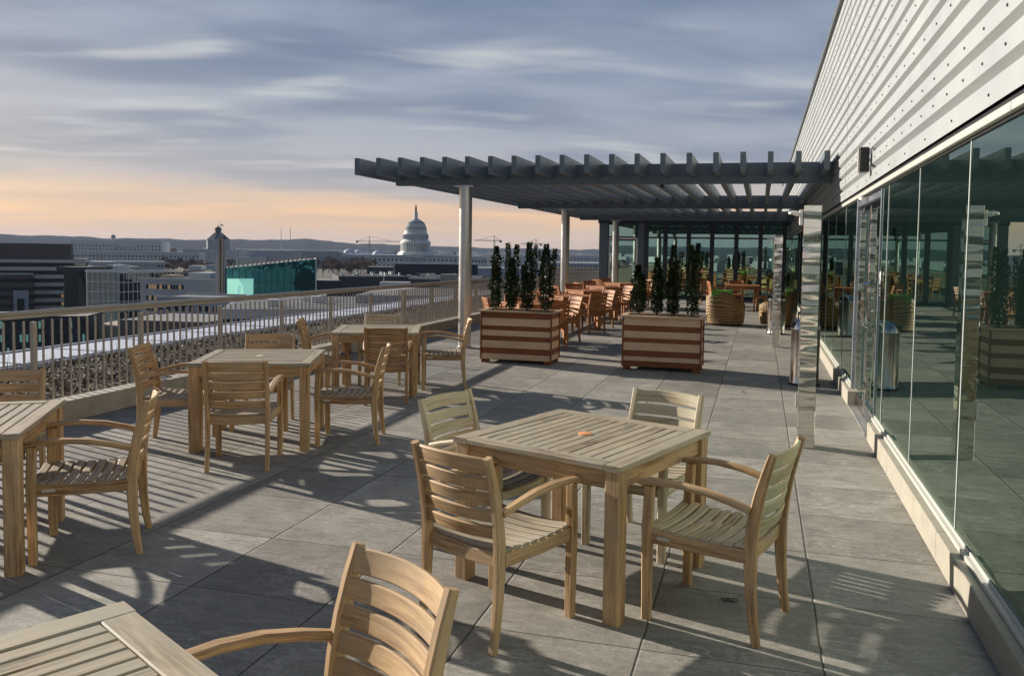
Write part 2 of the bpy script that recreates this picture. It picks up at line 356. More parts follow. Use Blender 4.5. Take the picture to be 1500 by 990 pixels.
WICKER = wicker_mat()
def lit(name, col, s):
    m, t, b = new_mat(name); b.inputs['Base Color'].default_value = (0.05, 0.05, 0.05, 1)
    b.inputs['Emission Color'].default_value = col+(1,); b.inputs['Emission Strength'].default_value = s; return m
TEAL_GLOW = lit('teal_pane_glow', (0.40, 1.0, 0.88), 0.09)  # teal emission stands in for light reflected by the street block's glass
WARM = lit('warm_window_glow', (1.0, 0.62, 0.25), 0.10)  # lit annex windows, and glow painted in for sunset reflections on the office block
TEAL_REFL = glass_mat('teal_reflection_glass', (0.42, 0.92, 0.82), (0.06, 0.20, 0.18), 0.62, 1.0, 0.3)

# ------------------------------------------------------------------ terrace floor and ground
mb = MB(); mb.face([(-6.25, -14, 0), (1.35, -14, 0), (1.35, 48, 0), (-6.25, 48, 0)])
tag(mb.build('terrace_floor', floor_mat()), kind='structure')
mb = MB(); n = 96; cir = [(9500*math.cos(2*math.pi*i/n), 9500*math.sin(2*math.pi*i/n), -32) for i in range(n)]
mb.face(cir)
tag(mb.build('ground', plain('city_ground', (0.06, 0.057, 0.053), 0.9, 0, 0.35, 0.02, spec=0.05)), kind='structure')
# hills all round the horizon
prof = [(-62, 70), (-48, 64), (-42, 50), (-38, 48), (-34, 54), (-31, 68), (-29.5, 60), (-28, 42), (-25, 33), (-20, 20), (-12, 16), (0, 20), (60, 40), (120, 50), (180, 50), (240, 60), (298, 70)]
def hill_h(d):
    d = (d+62) % 360 - 62
    for (a, ha), (b_, hb) in zip(prof, prof[1:]):
        if a <= d <= b_: return ha + (hb-ha)*(d-a)/(b_-a)
    return 80
mb = MB(); n = 1440; rows = []
rng = random.Random(3); jit = [rng.uniform(-1, 1) for _ in range(n)]
for i in range(n):
    d = 360*i/n; a = R(d); h = hill_h(d) + 3*math.sin(d*1.3) + 2.0*math.sin(d*2.9+1) + 1.6*jit[i] + 1.2*jit[(i*7) % n]
    rows.append([(r*math.sin(a), r*math.cos(a), z) for r, z in ((5200, -32), (6000+60*jit[(i*3) % n], -10+h*.4), (6700+90*jit[(i*5) % n], h*.8), (7200, h), (7900, h*.7), (9300, -33))])
vs = [p for r in rows for p in r]; fs = []
for i in range(n):
    for k in range(5): j = (i+1) % n; fs.append((i*6+k, j*6+k, j*6+k+1, i*6+k+1))
mb.mesh(vs, fs, smooth=True)
tag(mb.build('hills', plain('wooded_hill', (0.042, 0.042, 0.038), 0.95, 0, 0.5, 0.02, spec=0.0)), kind='structure')

# ------------------------------------------------------------------ curb, railing, planting strip, parapet
mb = MB(); y = -14.0
while y < 47.9:
    L = 2.44; mb.box((-6.345, y+L/2, 0.1), (0.19, L-0.008, 0.2), 0.006); y += L
o = mb.build('terrace_curb', CONC); tag(o, 'low concrete curb running along the left edge of the terrace below the railing', 'curb')

def rail_z(y): return 1.062 - 0.0062*(y-6)
RX = -6.5
rl = thing('metal_railing', 'long bronze grey metal railing with thin balusters along the roof edge', 'railing', (RX, 6.2, 0))
def rlbox(name, c, d, ch=0.004):
    m_ = MB(); m_.box((c[0], c[1]-6.2, c[2]), d, ch); return m_.build(name, RAILM, rl)
ya, yb = -13.8, 46.0
m_ = MB(); m_.sweep([(0, ya-6.2, rail_z(ya)-.022), (0, yb-6.2, rail_z(yb)-.022)], [.050]*2, [.038]*2, (1, 0, 0), .012); m_.build('top_rail', RAILM, rl)
m_ = MB(); m_.sweep([(0, ya-6.2, rail_z(ya)-.057), (0, yb-6.2, rail_z(yb)-.057)], [.030]*2, [.030]*2, (1, 0, 0), .003); m_.build('under_rail', RAILM, rl)
rlbox('bottom_rail', (0, (ya+yb)/2, 0.17), (.03, yb-ya, .035))
posts = [6.19 + 1.385*i for i in range(-14, 29)]
bal = []
for y in posts:
    rlbox('post', (0, y, (rail_z(y)-.11)/2+.0), (.046, .046, rail_z(y)-.11))
    for k in range(1, 13): bal.append(y + 1.385*k/13)
seen = [y for y in bal if 5.6 < y < 14.2][:98]; rest = [y for y in bal if y not in seen and y < yb]
for y in seen:
    m_ = MB(); m_.box((0, y-6.2, (0.19+rail_z(y)-.1)/2), (.014, .017, rail_z(y)-.1-.19), 0); m_.build('baluster', RAILM, rl)
m_ = MB()
for y in rest: m_.box((0, y-6.2, (0.19+rail_z(y)-.1)/2), (.022, .026, rail_z(y)-.1-.19), 0)
tag(m_.build('balusters', RAILM, rl), kind='stuff')

mb = MB(); mb.box((-7.6, 17, -0.02), (2.32, 62, 0.1)); mb.mesh([(-8.65, -13.9, .13), (-8.65, 47.9, .13), (-7.9, 47.9, .10), (-7.9, -13.9, .10), (-7.2, -13.9, .031), (-7.2, 47.9, .031)], [(0, 1, 2, 3), (3, 2, 5, 4)]); tag(mb.build('planting_bed', plain('brown_mulch', (0.07, 0.052, 0.036), 0.95, 0, 0.5, 18, 0.8)), kind='structure')
mb = MB(); mb.box((-8.68, 17, 0.10), (.05, 62, .17)); mb.box((-9.2, 17, 0.135), (0.98, 62, 0.13), 0.01)
for i in range(46):
    mb.box((-9.2, -13.5+1.35*i, 0.204), (0.96, 0.03, 0.012))
mb.box((-9.71, 17, 0.10), (.04, 62, .24)); mb.box((-9.5, 17, -8.1), (0.4, 62, 16.3))
tag(mb.build('roof_parapet', [MEMBR]), 'low roof parapet with white frosted coping beyond the planting strip', 'parapet')
# dry planting: stones, twigs, dead leaves (uncountable)
rng = random.Random(11); mb = MB()
for i in range(19000):
    yy = rng.uniform(3, 34) if i % 4 else rng.uniform(3, 12); xx = rng.uniform(-8.62, -6.62); k = rng.random(); zo = 0 if xx > -7.2 else (.10*(-7.2-xx)/.7 if xx > -7.9 else .10+.03*(-7.9-xx)/.75)
    if k < .62:
        a = rng.uniform(0, 6.28); s_ = rng.uniform(.012, .036); z = zo + .03 + rng.uniform(0, .08)
        u = Vector((math.cos(a), math.sin(a), rng.uniform(-.5, .5)))*s_; v = Vector((-math.sin(a), math.cos(a), rng.uniform(-.6, .6)))*s_*.5
        p = Vector((xx, yy, z)); mb.face([p-u, p+v, p+u, p-v], mi=rng.choice((0, 0, 1, 2)))
    elif k < .85:
        r = rng.uniform(.012, .04); vv = [(xx+r*math.cos(q*1.2566+rng.uniform(-.3, .3))*rng.uniform(.8, 1.2), yy+r*math.sin(q*1.2566)*rng.uniform(.8, 1.2), .02+zo) for q in range(5)]+[(xx, yy, .03+zo+r*rng.uniform(.6, 1.1))]
        mb.mesh(vv, [(q, (q+1) % 5, 5) for q in range(5)], mi=rng.choice((1, 2, 2, 0)))
    else:
        h = rng.uniform(.08, .26); a = rng.uniform(0, 6.28); p = Vector((xx, yy, .02+zo)); tip = p + Vector((rng.uniform(-.08, .08), rng.uniform(-.08, .08), h)); w = Vector((math.cos(a), math.sin(a), 0))*.006
        mb.face([p-w, p+w, tip], mi=rng.choice((0, 1)))
tag(mb.build('dry_ground_cover', [plain('dead_leaf', (0.17, 0.115, 0.06), .8, 0, .4, 30), plain('dead_leaf_dark', (0.05, 0.037, 0.025), .9, 0, .4, 30), plain('pale_stone', (0.30, 0.27, 0.22), .85, 0, .3, 20)]), kind='stuff')
# coiled hose reel behind the railing
hr = thing('hose_reel', 'small galvanised hose reel standing in the dry planting behind the railing', 'hose reel', (-6.78, 7.9, 0.03))
m_ = MB(); m_.box((0, -.12, .14), (.05, .03, .28), .004); m_.box((0, .0, .02), (.12, .3, .03), .004); m_.build('stand', STEEL, hr)
m_ = MB()
for k in range(3): m_.tube([(-.03+.03*k, .05+.13*math.cos(q*.2618), .17+.13*math.sin(q*.2618)) for q in range(25)], .014, 6)
m_.build('coiled_hose', BLACK, hr)
m_ = MB(); m_.tube([(0, -.12, .27), (0, -.12, .33), (0, -.05, .34), (0, -.03, .30)], .013, 6); m_.build('tap', STEEL, hr)

# ------------------------------------------------------------------ penthouse building on the right
pb = thing('penthouse_building', 'glass fronted roof building with cream corrugated metal cladding on the right', 'building', (1.0, 0, 0))
def part(mb_, name, mat, parent=pb): return mb_.build(name, mat, parent)
Y0, Y1, ZT = -8.0, 46.0, 5.30
# siding profile: flat face then recessed sloping underside (local x: 0 = outer face)
mb = MB(); z = 2.378; zs = []
P = 0.1665; fl = 0.1035
def strip(p, q, mi=0):
    (xa, za), (xb, zb) = p, q
    mb.face([(xa, Y0, za), (xa, Y1, za), (xb, Y1, zb), (xb, Y0, zb)], mi=mi)
z = 2.378; first = True; k = 0
while z < ZT-.15:
    h = .118 if first else fl
    strip((0, z), (0, z+h)); strip((0, z+h), (.070, z+h+.002)); strip((.070, z+h+.002), (0, z+h+.063))
    if k % 2 == 0 or k == 1:
        y = 3.55 + (.19 if k else 0) - 11*.4 if k else 3.55-.78*14
        step = .78 if first else .395
        while y < 34:
            zc_ = z + h*.45; r = .007
            mb.mesh([(-.006, y+r*math.cos(q*1.0472), zc_+r*math.sin(q*1.0472)) for q in range(6)]+[(0, y+r*1.2*math.cos(q*1.0472), zc_+r*1.2*math.sin(q*1.0472)) for q in range(6)],
                    [(0, 1, 2, 3, 4, 5)]+[(q, (q+1) % 6, 6+(q+1) % 6, 6+q) for q in range(6)], mi=1)
            y += step
    z += h+.063; first = False; k += 1
ztop = z
part(mb, 'corrugated_siding', [SIDING, SCREW])
mb = MB(); mb.box((.03, (Y0+Y1)/2, ztop+.05), (.14, Y1-Y0, .12), .008); mb.box((4.1, (Y0+Y1)/2, ztop+.02), (8.1, Y1-Y0, .06)); part(mb, 'roof', plain('roof_edge_trim', (0.10, 0.105, 0.11), .4, .3))
mb = MB()
for y in (3.62, 11.2, 18.8, 26.4): mb.box((-.0015, y, (2.378+ztop)/2), (.003, .006, ztop-2.378))
part(mb, 'panel_seam', plain('seam', (0.35, 0.35, 0.33), .5))
mb = MB(); mb.box((.10, (Y0+Y1)/2, 2.362), (.16, Y1-Y0, .026)); part(mb, 'reveal_shade', BLACK)  # black strip puts the shade under the siding edge into colour
mb = MB(); y = Y0
while y < Y1:
    mb.box((.035, y+1.5, 2.328), (.05, 2.992, .042), .003); y += 3.0
part(mb, 'head_trim', FASCIA)
mb = MB(); mb.box((.065, (Y0+Y1)/2, 2.298), (.05, Y1-Y0, .016)); part(mb, 'head_gap', BLACK)
# curb under the glass, with the door gap
mb = MB()
def curb_run(a, b_):
    y = a
    while y < b_-.05:
        L = min(1.85, b_-y); mb.box((.05, y+L/2, .083), (.145, L-.006, .166), .004); y += L
curb_run(Y0, 8.04); part(mb, 'stone_curb', CURBM); mb = MB(); curb_run(9.80, 30.6); part(mb, 'stone_curb', CURBM)
mb = MB()
for a, b_ in ((Y0, 8.14), (10.0, 30.6)):
    mb.box((.040, (a+b_)/2, .180), (.035, b_-a, .026), .003); mb.box((.055, (a+b_)/2, .202), (.02, b_-a, .02), .002)
part(mb, 'sill_frame', FASCIA)
# glass panes
joints = [Y0] + [4.86-1.45*k for k in range(8, 0, -1)] + [4.86, 6.31, 7.76, 8.18]
joints = [j for j in joints if j >= Y0]
def pane(a, b_, zb=.20, zt=2.292, x=.052):
    m_ = MB(); m_.box((0, 0, 0), (.012, b_-a-.010, zt-zb), 0.0)
    p = part(m_, 'glass_pane', GLASS); p.location = (x+.006, (a+b_)/2, (zb+zt)/2); p.rotation_euler = (0, 0, random.uniform(-.0018, .0018)); return p
for a, b_ in zip(joints, joints[1:]): pane(a, b_)
j2 = [10.06] + [10.06+1.45*k for k in range(1, 14)] + [30.6]
for a, b_ in zip(j2, j2[1:]): pane(a, b_)
JM = plain('pale_joint', (0.50, 0.53, 0.51), .35)
for y in joints[1:-1]+j2[1:-1]: mb = MB(); mb.box((.0500, y, 1.245), (.004, .013, 2.09)); part(mb, 'glass_joint', JM)
mb = MB()
mb.box((.06, 8.185, 1.16), (.04, .016, 2.30), .003); mb.box((.06, 10.03, 1.16), (.06, .06, 2.30), .003)
mb.box((.06, 9.10, 2.245), (.06, 1.78, .06), .004); part(mb, 'door_frame', plain('door_frame_metal', (0.30, 0.33, 0.38), .3, .7))
mb = MB(); mb.box((.08, 9.1, .012), (.2, 1.78, .02), .003); part(mb, 'door_threshold', STEEL)
for ya_, hy in ((8.65, 9.01), (9.55, 9.19)):
    m_ = MB(); m_.box((.10, ya_, 1.12), (.014, .80, 2.1), .0); d_ = part(m_, 'door_leaf', GLASS)
    m_ = MB()
    for yy in (ya_-.42, ya_+.42): m_.box((.09, yy, 1.12), (.05, .04, 2.14), .003)
    m_.box((.09, ya_, 2.17), (.05, .79, .06), .003); m_.box((.09, ya_, .10), (.05, .79, .13), .003); m_.build('leaf_frame', POLISH, d_)
    m_ = MB(); m_.tube([(.07, hy, .95), (.03, hy, .97), (.02, hy, 1.05), (.02, hy, 1.30), (.03, hy, 1.38), (.07, hy, 1.40)], .013, 8); m_.build('handle', POLISH, d_)
# accessible push sign on the glass beside the door
sg = MB(); sg.box((.048, 8.06, 1.42), (.004, .085, .32)); so_ = part(sg, 'door_sign', BLACK)
m_ = MB()
m_.tube([(.044, 8.06+.030*math.cos(q*.3927), 1.48+.055*math.sin(q*.3927)) for q in range(17)], .0055, 5)
m_.box((.044, 8.06, 1.495), (.003, .012, .05)); m_.box((.044, 8.055, 1.47), (.003, .03, .012))
for zz_ in (1.385, 1.355, 1.325): m_.box((.044, 8.06, zz_), (.003, .02, .012))
m_.build('sign_symbol', WHITEP, so_)
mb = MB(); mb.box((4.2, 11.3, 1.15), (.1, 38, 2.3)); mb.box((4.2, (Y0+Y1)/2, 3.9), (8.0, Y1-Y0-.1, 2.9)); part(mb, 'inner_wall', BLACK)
# entrance canopy soffit light
m_ = MB(); m_.lathe([(.05, -.03), (.06, -.01), (.06, 0)], 14, (.0, 9.1, 2.27)); part(m_, 'door_sensor', WHITEP)

# wall speaker on the siding
ws = thing('wall_speaker', 'small dark fronted speaker box bracketed to the cream metal cladding', 'speaker', (.93, 8.68, 2.60))
m_ = MB(); m_.sweep([(0, -.05, 0), (0, .06, 0)], [.10, .10], [.245, .245], (1, 0, 0), .015); m_.build('housing', plain('grey_housing', (0.34, 0.31, 0.31), .4), ws)
m_ = MB(); m_.box((.004, -.056, 0), (.088, .012, .225), .004); m_.build('grille', BLACK, ws)
m_ = MB(); m_.box((.042, .0, 0), (.07, .03, .03)); m_.box((.068, 0, -.0), (.006, .05, .34), .002); m_.build('bracket', STEEL, ws)

# polished steel posts
def steel_post(x, y, h, label):
    t = thing('steel_post', label, 'post', (x, y, 0), 0, 'polished steel posts by the glass front')
    m_ = MB(); m_.box((0, 0, h/2), (.146, .146, h), .004); m_.build('shaft', POLISH, t)
    m_ = MB(); m_.box((-.093, .0, h-.10), (.03, .05, .13), .004); m_.tube([(-.10, 0, h-.07), (-.16, 0, h-.06)], .022, 10); m_.lathe([(.0, 0), (.035, .004), (.035, .02), (.01, .03)], 12, (-.165, 0, h-.075)); m_.build('spotlight', WHITEP, t)
    m_ = MB(); m_.box((-.086, .0, .40), (.016, .07, .12), .004); m_.build('push_plate', STEEL, t)
    return t
steel_post(.42, 7.60, 2.10, 'tall polished steel post standing in front of the glass doors')
steel_post(.30, 15.64, 2.02, 'farther polished steel post beside the distant steel bin')
# bins
def bin_(x, y, label):
    t = thing('litter_bin', label, 'bin', (x, y, 0), 0, 'round steel bins beside the glass front')
    m_ = MB(); m_.lathe([(.185, .015), (.19, .03), (.185, .045), (.18, .06), (.18, .70), (.185, .705), (.185, .72)], 32, cap=True); m_.build('body', BINM, t)
    m_ = MB(); m_.lathe([(.185, .72), (.18, .76), (.155, .81), (.11, .845), (.05, .86), (.0, .865)], 32, cap=False); l_ = m_.build('domed_lid', BINM, t)
    m_ = MB(); m_.box((-.168, -.02, .775), (.035, .16, .075), .01); m_.build('flap', BLACK, l_)
    m_ = MB(); m_.lathe([(.195, 0), (.195, .02), (.185, .025)], 32); m_.build('base_ring', BLACK, t)
bin_(.585, 11.25, 'round stainless bin with domed lid partly behind the nearer steel post')
bin_(.345, 18.2, 'round stainless bin with domed lid far along by wicker chairs')

# ------------------------------------------------------------------ glass wall closing the terrace
gw = thing('glass_end_wall', 'tall green glass wall with dark mullions closing the far end of the terrace', 'glass wall', (-2.3, 31, 0))
xs = [-5.55, -4.42, -4.12, -3.42, -2.57, -1.73, -.87, -.03, .78, 1.6]
for a, b_ in zip(xs[2:], xs[3:]):
    for zb, zt in ((.12, 2.19), (2.25, 2.74)):
        m_ = MB(); m_.box((0, 0, 0), (b_-a-.14, .012, zt-zb)); p = m_.build('glass_pane', GLASS2, gw); p.location = ((a+b_)/2+2.3, 0, (zb+zt)/2); p.rotation_euler = (0, random.uniform(-.002, .002), random.uniform(-.003, .003))
    m_ = MB(); m_.box(((a+b_)/2+2.3, -.02, 2.22), (b_-a-.15, .07, .055), .003); m_.build('transom', DARKM, gw)
for x in xs[2:]:
    m_ = MB(); m_.box((x+2.3, -.03, 1.37), (.15, .16, 2.74), .004); m_.build('mullion', DARKM, gw)
m_ = MB(); m_.box((-4.27+2.3, -.03, 1.37), (.30, .12, 2.74), .004); m_.box((-5.72+2.3, -.03, 1.37), (.34, .2, 2.74), .004); m_.build('wide_mullion', PERG, gw)
m_ = MB(); m_.box((-1.97+2.3, .0, .05), (7.2, .14, .12), .004); m_.build('base_rail', DARKM, gw)
m_ = MB(); m_.box((-2.3+2.3, .1, 2.95), (7.3, .3, .42), .004); m_.build('head_beam', DARKM, gw)
m_ = MB(); m_.box((-4.985+2.3, 0, 2.48), (1.13, .012, .44)); m_.build('glass_pane', GLASS2, gw)
m_ = MB(); m_.box((-4.985+2.3, 0, 1.06), (1.0, .014, 2.06)); dr = m_.build('door', GLASS2, gw)
m_ = MB()
for x in (-5.5, -4.47): m_.box((x+2.3, -.02, 1.1), (.06, .07, 2.2), .003)
m_.box((-4.985+2.3, -.02, 2.18), (1.05, .08, .08), .003); m_.build('frame', STEEL, dr)
m_ = MB(); m_.tube([(-4.58+2.3, -.04, .9), (-4.58+2.3, -.08, .92), (-4.58+2.3, -.08, 1.28), (-4.58+2.3, -.04, 1.3)], .013, 6); m_.build('handle', STEEL, dr)
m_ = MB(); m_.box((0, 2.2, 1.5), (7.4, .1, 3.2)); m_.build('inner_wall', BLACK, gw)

# ------------------------------------------------------------------ pergola
pg = thing('pergola', 'long slate grey metal pergola with closely spaced rafters on round steel columns', 'pergola', (-4.87, 13.4, 0))
OX, OY = -4.87, 13.4
for i in range(20):
    x = -6.41+.3825*i
    m_ = MB(); m_.box((x-OX, (12.42+30.78)/2-OY, 3.005), (.078, 30.78-12.42, .27), .003); m_.build('rafter', PERG, pg)
for yb_ in (13.4, 20.9, 28.6):
    m_ = MB(); m_.box((-2.62-OX, yb_-OY, 2.985), (7.32, .13, .19), .003); m_.box((-2.55-OX, yb_-OY, 2.828), (7.16, .16, .128), .003)
    m_.build('beam', PERG, pg)
for yc in (13.4, 20.9, 28.6):
    m_ = MB(); m_.lathe([(.108, 0), (.108, 2.735)], 32, (0, yc-OY, 0)); c_ = m_.build('column', STEEL, pg)
    m_ = MB(); m_.lathe([(.125, 0), (.125, .025), (.11, .03)], 32, (0, yc-OY, 0)); m_.box((0, yc-OY, 2.749), (.34, .2, .03), .003); m_.build('column_plate', STEEL, c_)
    m_ = MB()
    for dx in (-.12, .12): m_.lathe([(.014, 0), (.014, .012)], 8, (dx, yc-OY-.085, 2.80))
    m_.build('bolt', STEEL, c_)
m_ = MB(); m_.box((-1.55-OX, 13.4-OY, 2.735), (.05, .06, .06), .01); m_.build('light_fitting', BLACK, pg)

# ------------------------------------------------------------------ planters and shrubs
def planter(x0, x1, yf, dark_first, label):
    w = x1-x0; cx = (x0+x1)/2; d = .50
    t = thing('planter_box', label, 'planter', (cx, yf+d/2, 0), 0, 'striped cedar planters')
    zb, zt = .055, .755; k = 8 if dark_first else 8
    hs = [.085, .115, .065, .085, .07, .11, .085, .085] if dark_first else [.115, .08, .10, .062, .115, .085, .065, .078]
    tot = sum(hs); z = zt
    md, ml = MB(), MB()
    for i, h in enumerate(hs):
        h *= (zt-zb)/tot; dk = (i % 2 == 0) == dark_first
        tgt = md if dk else ml
        tgt.box((0, -d/2+.011, z-h/2), (w, .022, h-.002), .002, axis=0); tgt.box((0, d/2-.011, z-h/2), (w, .022, h-.002), .002, axis=0)
        for sx in (-1, 1): tgt.box((sx*(w/2-.011), 0, z-h/2), (.022, d-.045, h-.002), .002, axis=1)
        z -= h
    md.build('dark_boards', CEDAR_D, t); ml.build('light_boards', CEDAR_L, t)
    for sx in (-1, 1):
        for sy in (-1, 1): m_ = MB(); m_.box((sx*(w/2+.006), sy*(d/2+.006), (zb+zt)/2), (.022, .022, zt-zb), .002); m_.build('corner_trim', CEDAR_D, t)
    m_ = MB(); e = .055; ww = w+2*e; dd = d+2*e; b = .09
    for sy in (-1, 1): m_.box((0, sy*(dd/2-b/2), zt+.014), (ww, b, .026), .004)
    for sx in (-1, 1): m_.box((sx*(ww/2-b/2), 0, zt+.014), (b, dd-2*b-.004, .026), .004)
    m_.build('rim', CEDAR_L if not dark_first else wood('rim_cedar', (0.30, 0.19, 0.11), (0.42, 0.29, 0.18), (0.4, 0.3, 0.2), .3), t)
    m_ = MB(); m_.box((0, 0, zt-.03), (w-.05, d-.05, .03)); m_.build('soil', SOIL, t)
    for sx in (-1, 1):
        for sy in (-1, 1): m_ = MB(); m_.box((sx*(w/2-.05), sy*(d/2-.05), .028), (.10, .10, .054), .004); m_.build('foot_block', CEDAR_D, t)
    return t
planter(-4.0, -2.93, 11.75, True, 'striped cedar planter box beneath the pergola corner, left of the pair')
planter(-1.863, -.777, 11.745, False, 'striped cedar planter box nearer the glass front, right of the pair')

def shrub_mesh(seed, h, rad, tops):
    rng = random.Random(seed); m_ = MB()
    for tx, ty, th, tr in tops:
        for i in range(int(1750*th/h*tr)):
            t = rng.random()**0.8; z = .06 + t*(th-.06)
            prof = .80*tr*rad*(.55+.45*math.sin(min(1, t*2.2)*1.57))*(1-t**2.2)*(.72+.5*rng.random()) + .008
            prof *= 1+.25*math.sin(z*17+seed)+.2*math.sin(z*31+seed*2)
            a = rng.uniform(0, 6.283); r = prof*math.sqrt(rng.random())
            p = Vector((tx*(0.4+.6*t)+r*math.cos(a), ty+r*math.sin(a), z))
            s_ = rng.uniform(.011, .022); out = Vector((math.cos(a), math.sin(a), rng.uniform(.1, 1.2))).normalized()
            sd = out.cross(Vector((rng.uniform(-1, 1), rng.uniform(-1, 1), rng.uniform(-1, 1)))).normalized(); nn = out.cross(sd)
            m_.face([p, p+out*s_*1.1+sd*s_*.6+nn*.003, p+out*s_*2.3, p+out*s_*1.1-sd*s_*.6+nn*.003], mi=1 if rng.random() < .16 else 0)
    return m_
def shrub(x, y, z0, h, rad, label, tops, seed):
    t = thing('columnar_shrub', label, 'shrub', (x, y, z0), 0, 'slim evergreen shrubs in the planters')
    shrub_mesh(seed, h, rad, tops).build('foliage', [LEAF, LEAF2], t)
    m_ = MB()
    for tx, ty, th, tr in tops: m_.tube([(tx*.25, ty, 0), (tx*.5, ty, th*.4), (tx, ty, th*.97)], [.011, .008, .003], 6)
    m_.build('stem', BARK, t)
zs_ = .74
shrub(-3.86, 12.0, zs_, .98, .115, 'dense slim evergreen shrub, first from the railing in the left planter', [(0, 0, .98, 1), (-.03, .03, .78, .6)], 1)
shrub(-3.62, 12.02, zs_, 1.02, .12, 'slim forked evergreen shrub, second from the railing in the left planter', [(0, 0, .82, 1), (.07, .02, 1.02, .45), (-.06, -.02, 1.03, .42)], 2)
shrub(-3.37, 12.0, zs_, 1.05, .12, 'slim evergreen shrub with twin tips, third from the railing in the left planter', [(.03, 0, 1.05, .85), (.12, .02, 1.0, .4), (-.05, 0, .7, .7)], 3)
shrub(-3.08, 12.0, zs_, 1.02, .12, 'slim evergreen shrub with spreading tips at the right end of the left planter', [(0, 0, 1.02, .95), (.13, 0, .96, .35), (-.10, .03, .93, .3)], 4)
shrub(-1.70, 12.0, zs_, .76, .13, 'shortest bushy evergreen shrub at the left end of the right planter', [(0, 0, .74, 1), (.05, .02, .6, .8)], 5)
shrub(-1.43, 12.02, zs_, .84, .11, 'slim dark evergreen shrub, second from left in the right planter', [(0, 0, .85, .9), (.05, 0, .66, .6)], 6)
shrub(-1.20, 12.0, zs_, 1.02, .11, 'tall pointed evergreen shrub, second from right in the right planter', [(0, 0, 1.03, .95), (.11, 0, .95, .25), (-.03, 0, .7, .8)], 7)
shrub(-.92, 12.0, zs_, 1.08, .12, 'tallest dense evergreen shrub at the right end of the right planter', [(-.04, 0, 1.04, .85), (.06, .01, 1.06, .7)], 8)

# ------------------------------------------------------------------ teak furniture
def make_chair(mat, matseat, matback=None):
    t = thing('teak_armchair', 'x', 'chair')
    post = [(-.262, 0), (-.246, .10), (-.234, .22), (-.228, .34), (-.228, .44), (-.238, .54), (-.258, .65), (-.284, .75), (-.310, .835)]
    def py(z):
        for (ya_, za), (yb_, zb) in zip(post, post[1:]):
            if za <= z <= zb: return ya_+(yb_-ya_)*(z-za)/(zb-za)
        return post[-1][0]
    for sx in (-1, 1):
        m_ = MB(); hs = [.034, .040, .047, .054, .056, .053, .047, .041, .034]
        m_.sweep([(sx*.216, y, z) for y, z in post], [.032]*9, hs, (1, 0, 0), .006); m_.build('rear_leg', mat, t)
        m_ = MB(); m_.sweep([(sx*.238, .243, 0), (sx*.238, .247, .42), (sx*.240, .240, .622)], [.040, .044, .040], [.040, .046, .042], (1, 0, 0), .006); m_.build('front_leg', mat, t)
        m_ = MB()
        pts = [(sx*.228, -.225, .586), (sx*.236, -.14, .612), (sx*.243, -.03, .637), (sx*.247, .09, .648), (sx*.247, .20, .645), (sx*.244, .285, .634)]
        m_.sweep(pts, [.034, .044, .05, .05, .05, .046], [.03, .028, .027, .026, .025, .024], (1, 0, 0), .008); m_.build('armrest', mat, t)
    # back slats (curved in plan)
    m_ = MB(); zc_ = [.502, .575, .647, .719, .793]
    for i, z in enumerate(zc_):
        h = .060 if i < 4 else .072
        pts = []; n = 14
        for k in range(n+1):
            x = -.203+.406*k/n; pts.append((x, py(z)+.004-.034*(1-(2*k/n-1)**2), z + (.006*(1-(2*k/n-1)**2) if i == 4 else 0)))
        lean = .26
        m_.sweep(pts, [h]*(n+1), [.017]*(n+1), (0, -lean, 1), .004)
    m_.build('backrest', matback or mat, t)
    # seat frame
    m_ = MB()
    for sx in (-1, 1): m_.sweep([(sx*.222, -.21, .385), (sx*.228, .0, .382), (sx*.234, .235, .388)], [.026]*3, [.062, .056, .062], (1, 0, 0), .004)
    for y, zc2 in ((-.214, .385), (.238, .385)):
        pts = [(-.205+.41*k/8, y, zc2-.010*(1-(2*k/8-1)**2)) for k in range(9)]
        m_.sweep(pts, [.026]*9, [.062]*9, (0, 1, 0), .004)
    m_.build('seat_frame', mat, t)
    m_ = MB(); ns = 9
    for i in range(ns):
        y = -.185+.445*i/(ns-1); n = 8
        drop = .012*math.sin(math.pi*min(1, i/(ns-1)))
        pts = [(-.232+.464*k/n, y, .428-drop-.016*(1-(2*k/n-1)**2) - (.008 if i == ns-1 else 0)) for k in range(n+1)]
        m_.sweep(pts, [.043]*(n+1), [.016]*(n+1), (0, 1, 0), .004)
    m_.build('seat', matseat, t)
    m_ = MB(); m_.box((-.2405 - .006, .165, .388), (.004, .062, .016), .001); m_.build('maker_plate', STEEL, t)
    return t
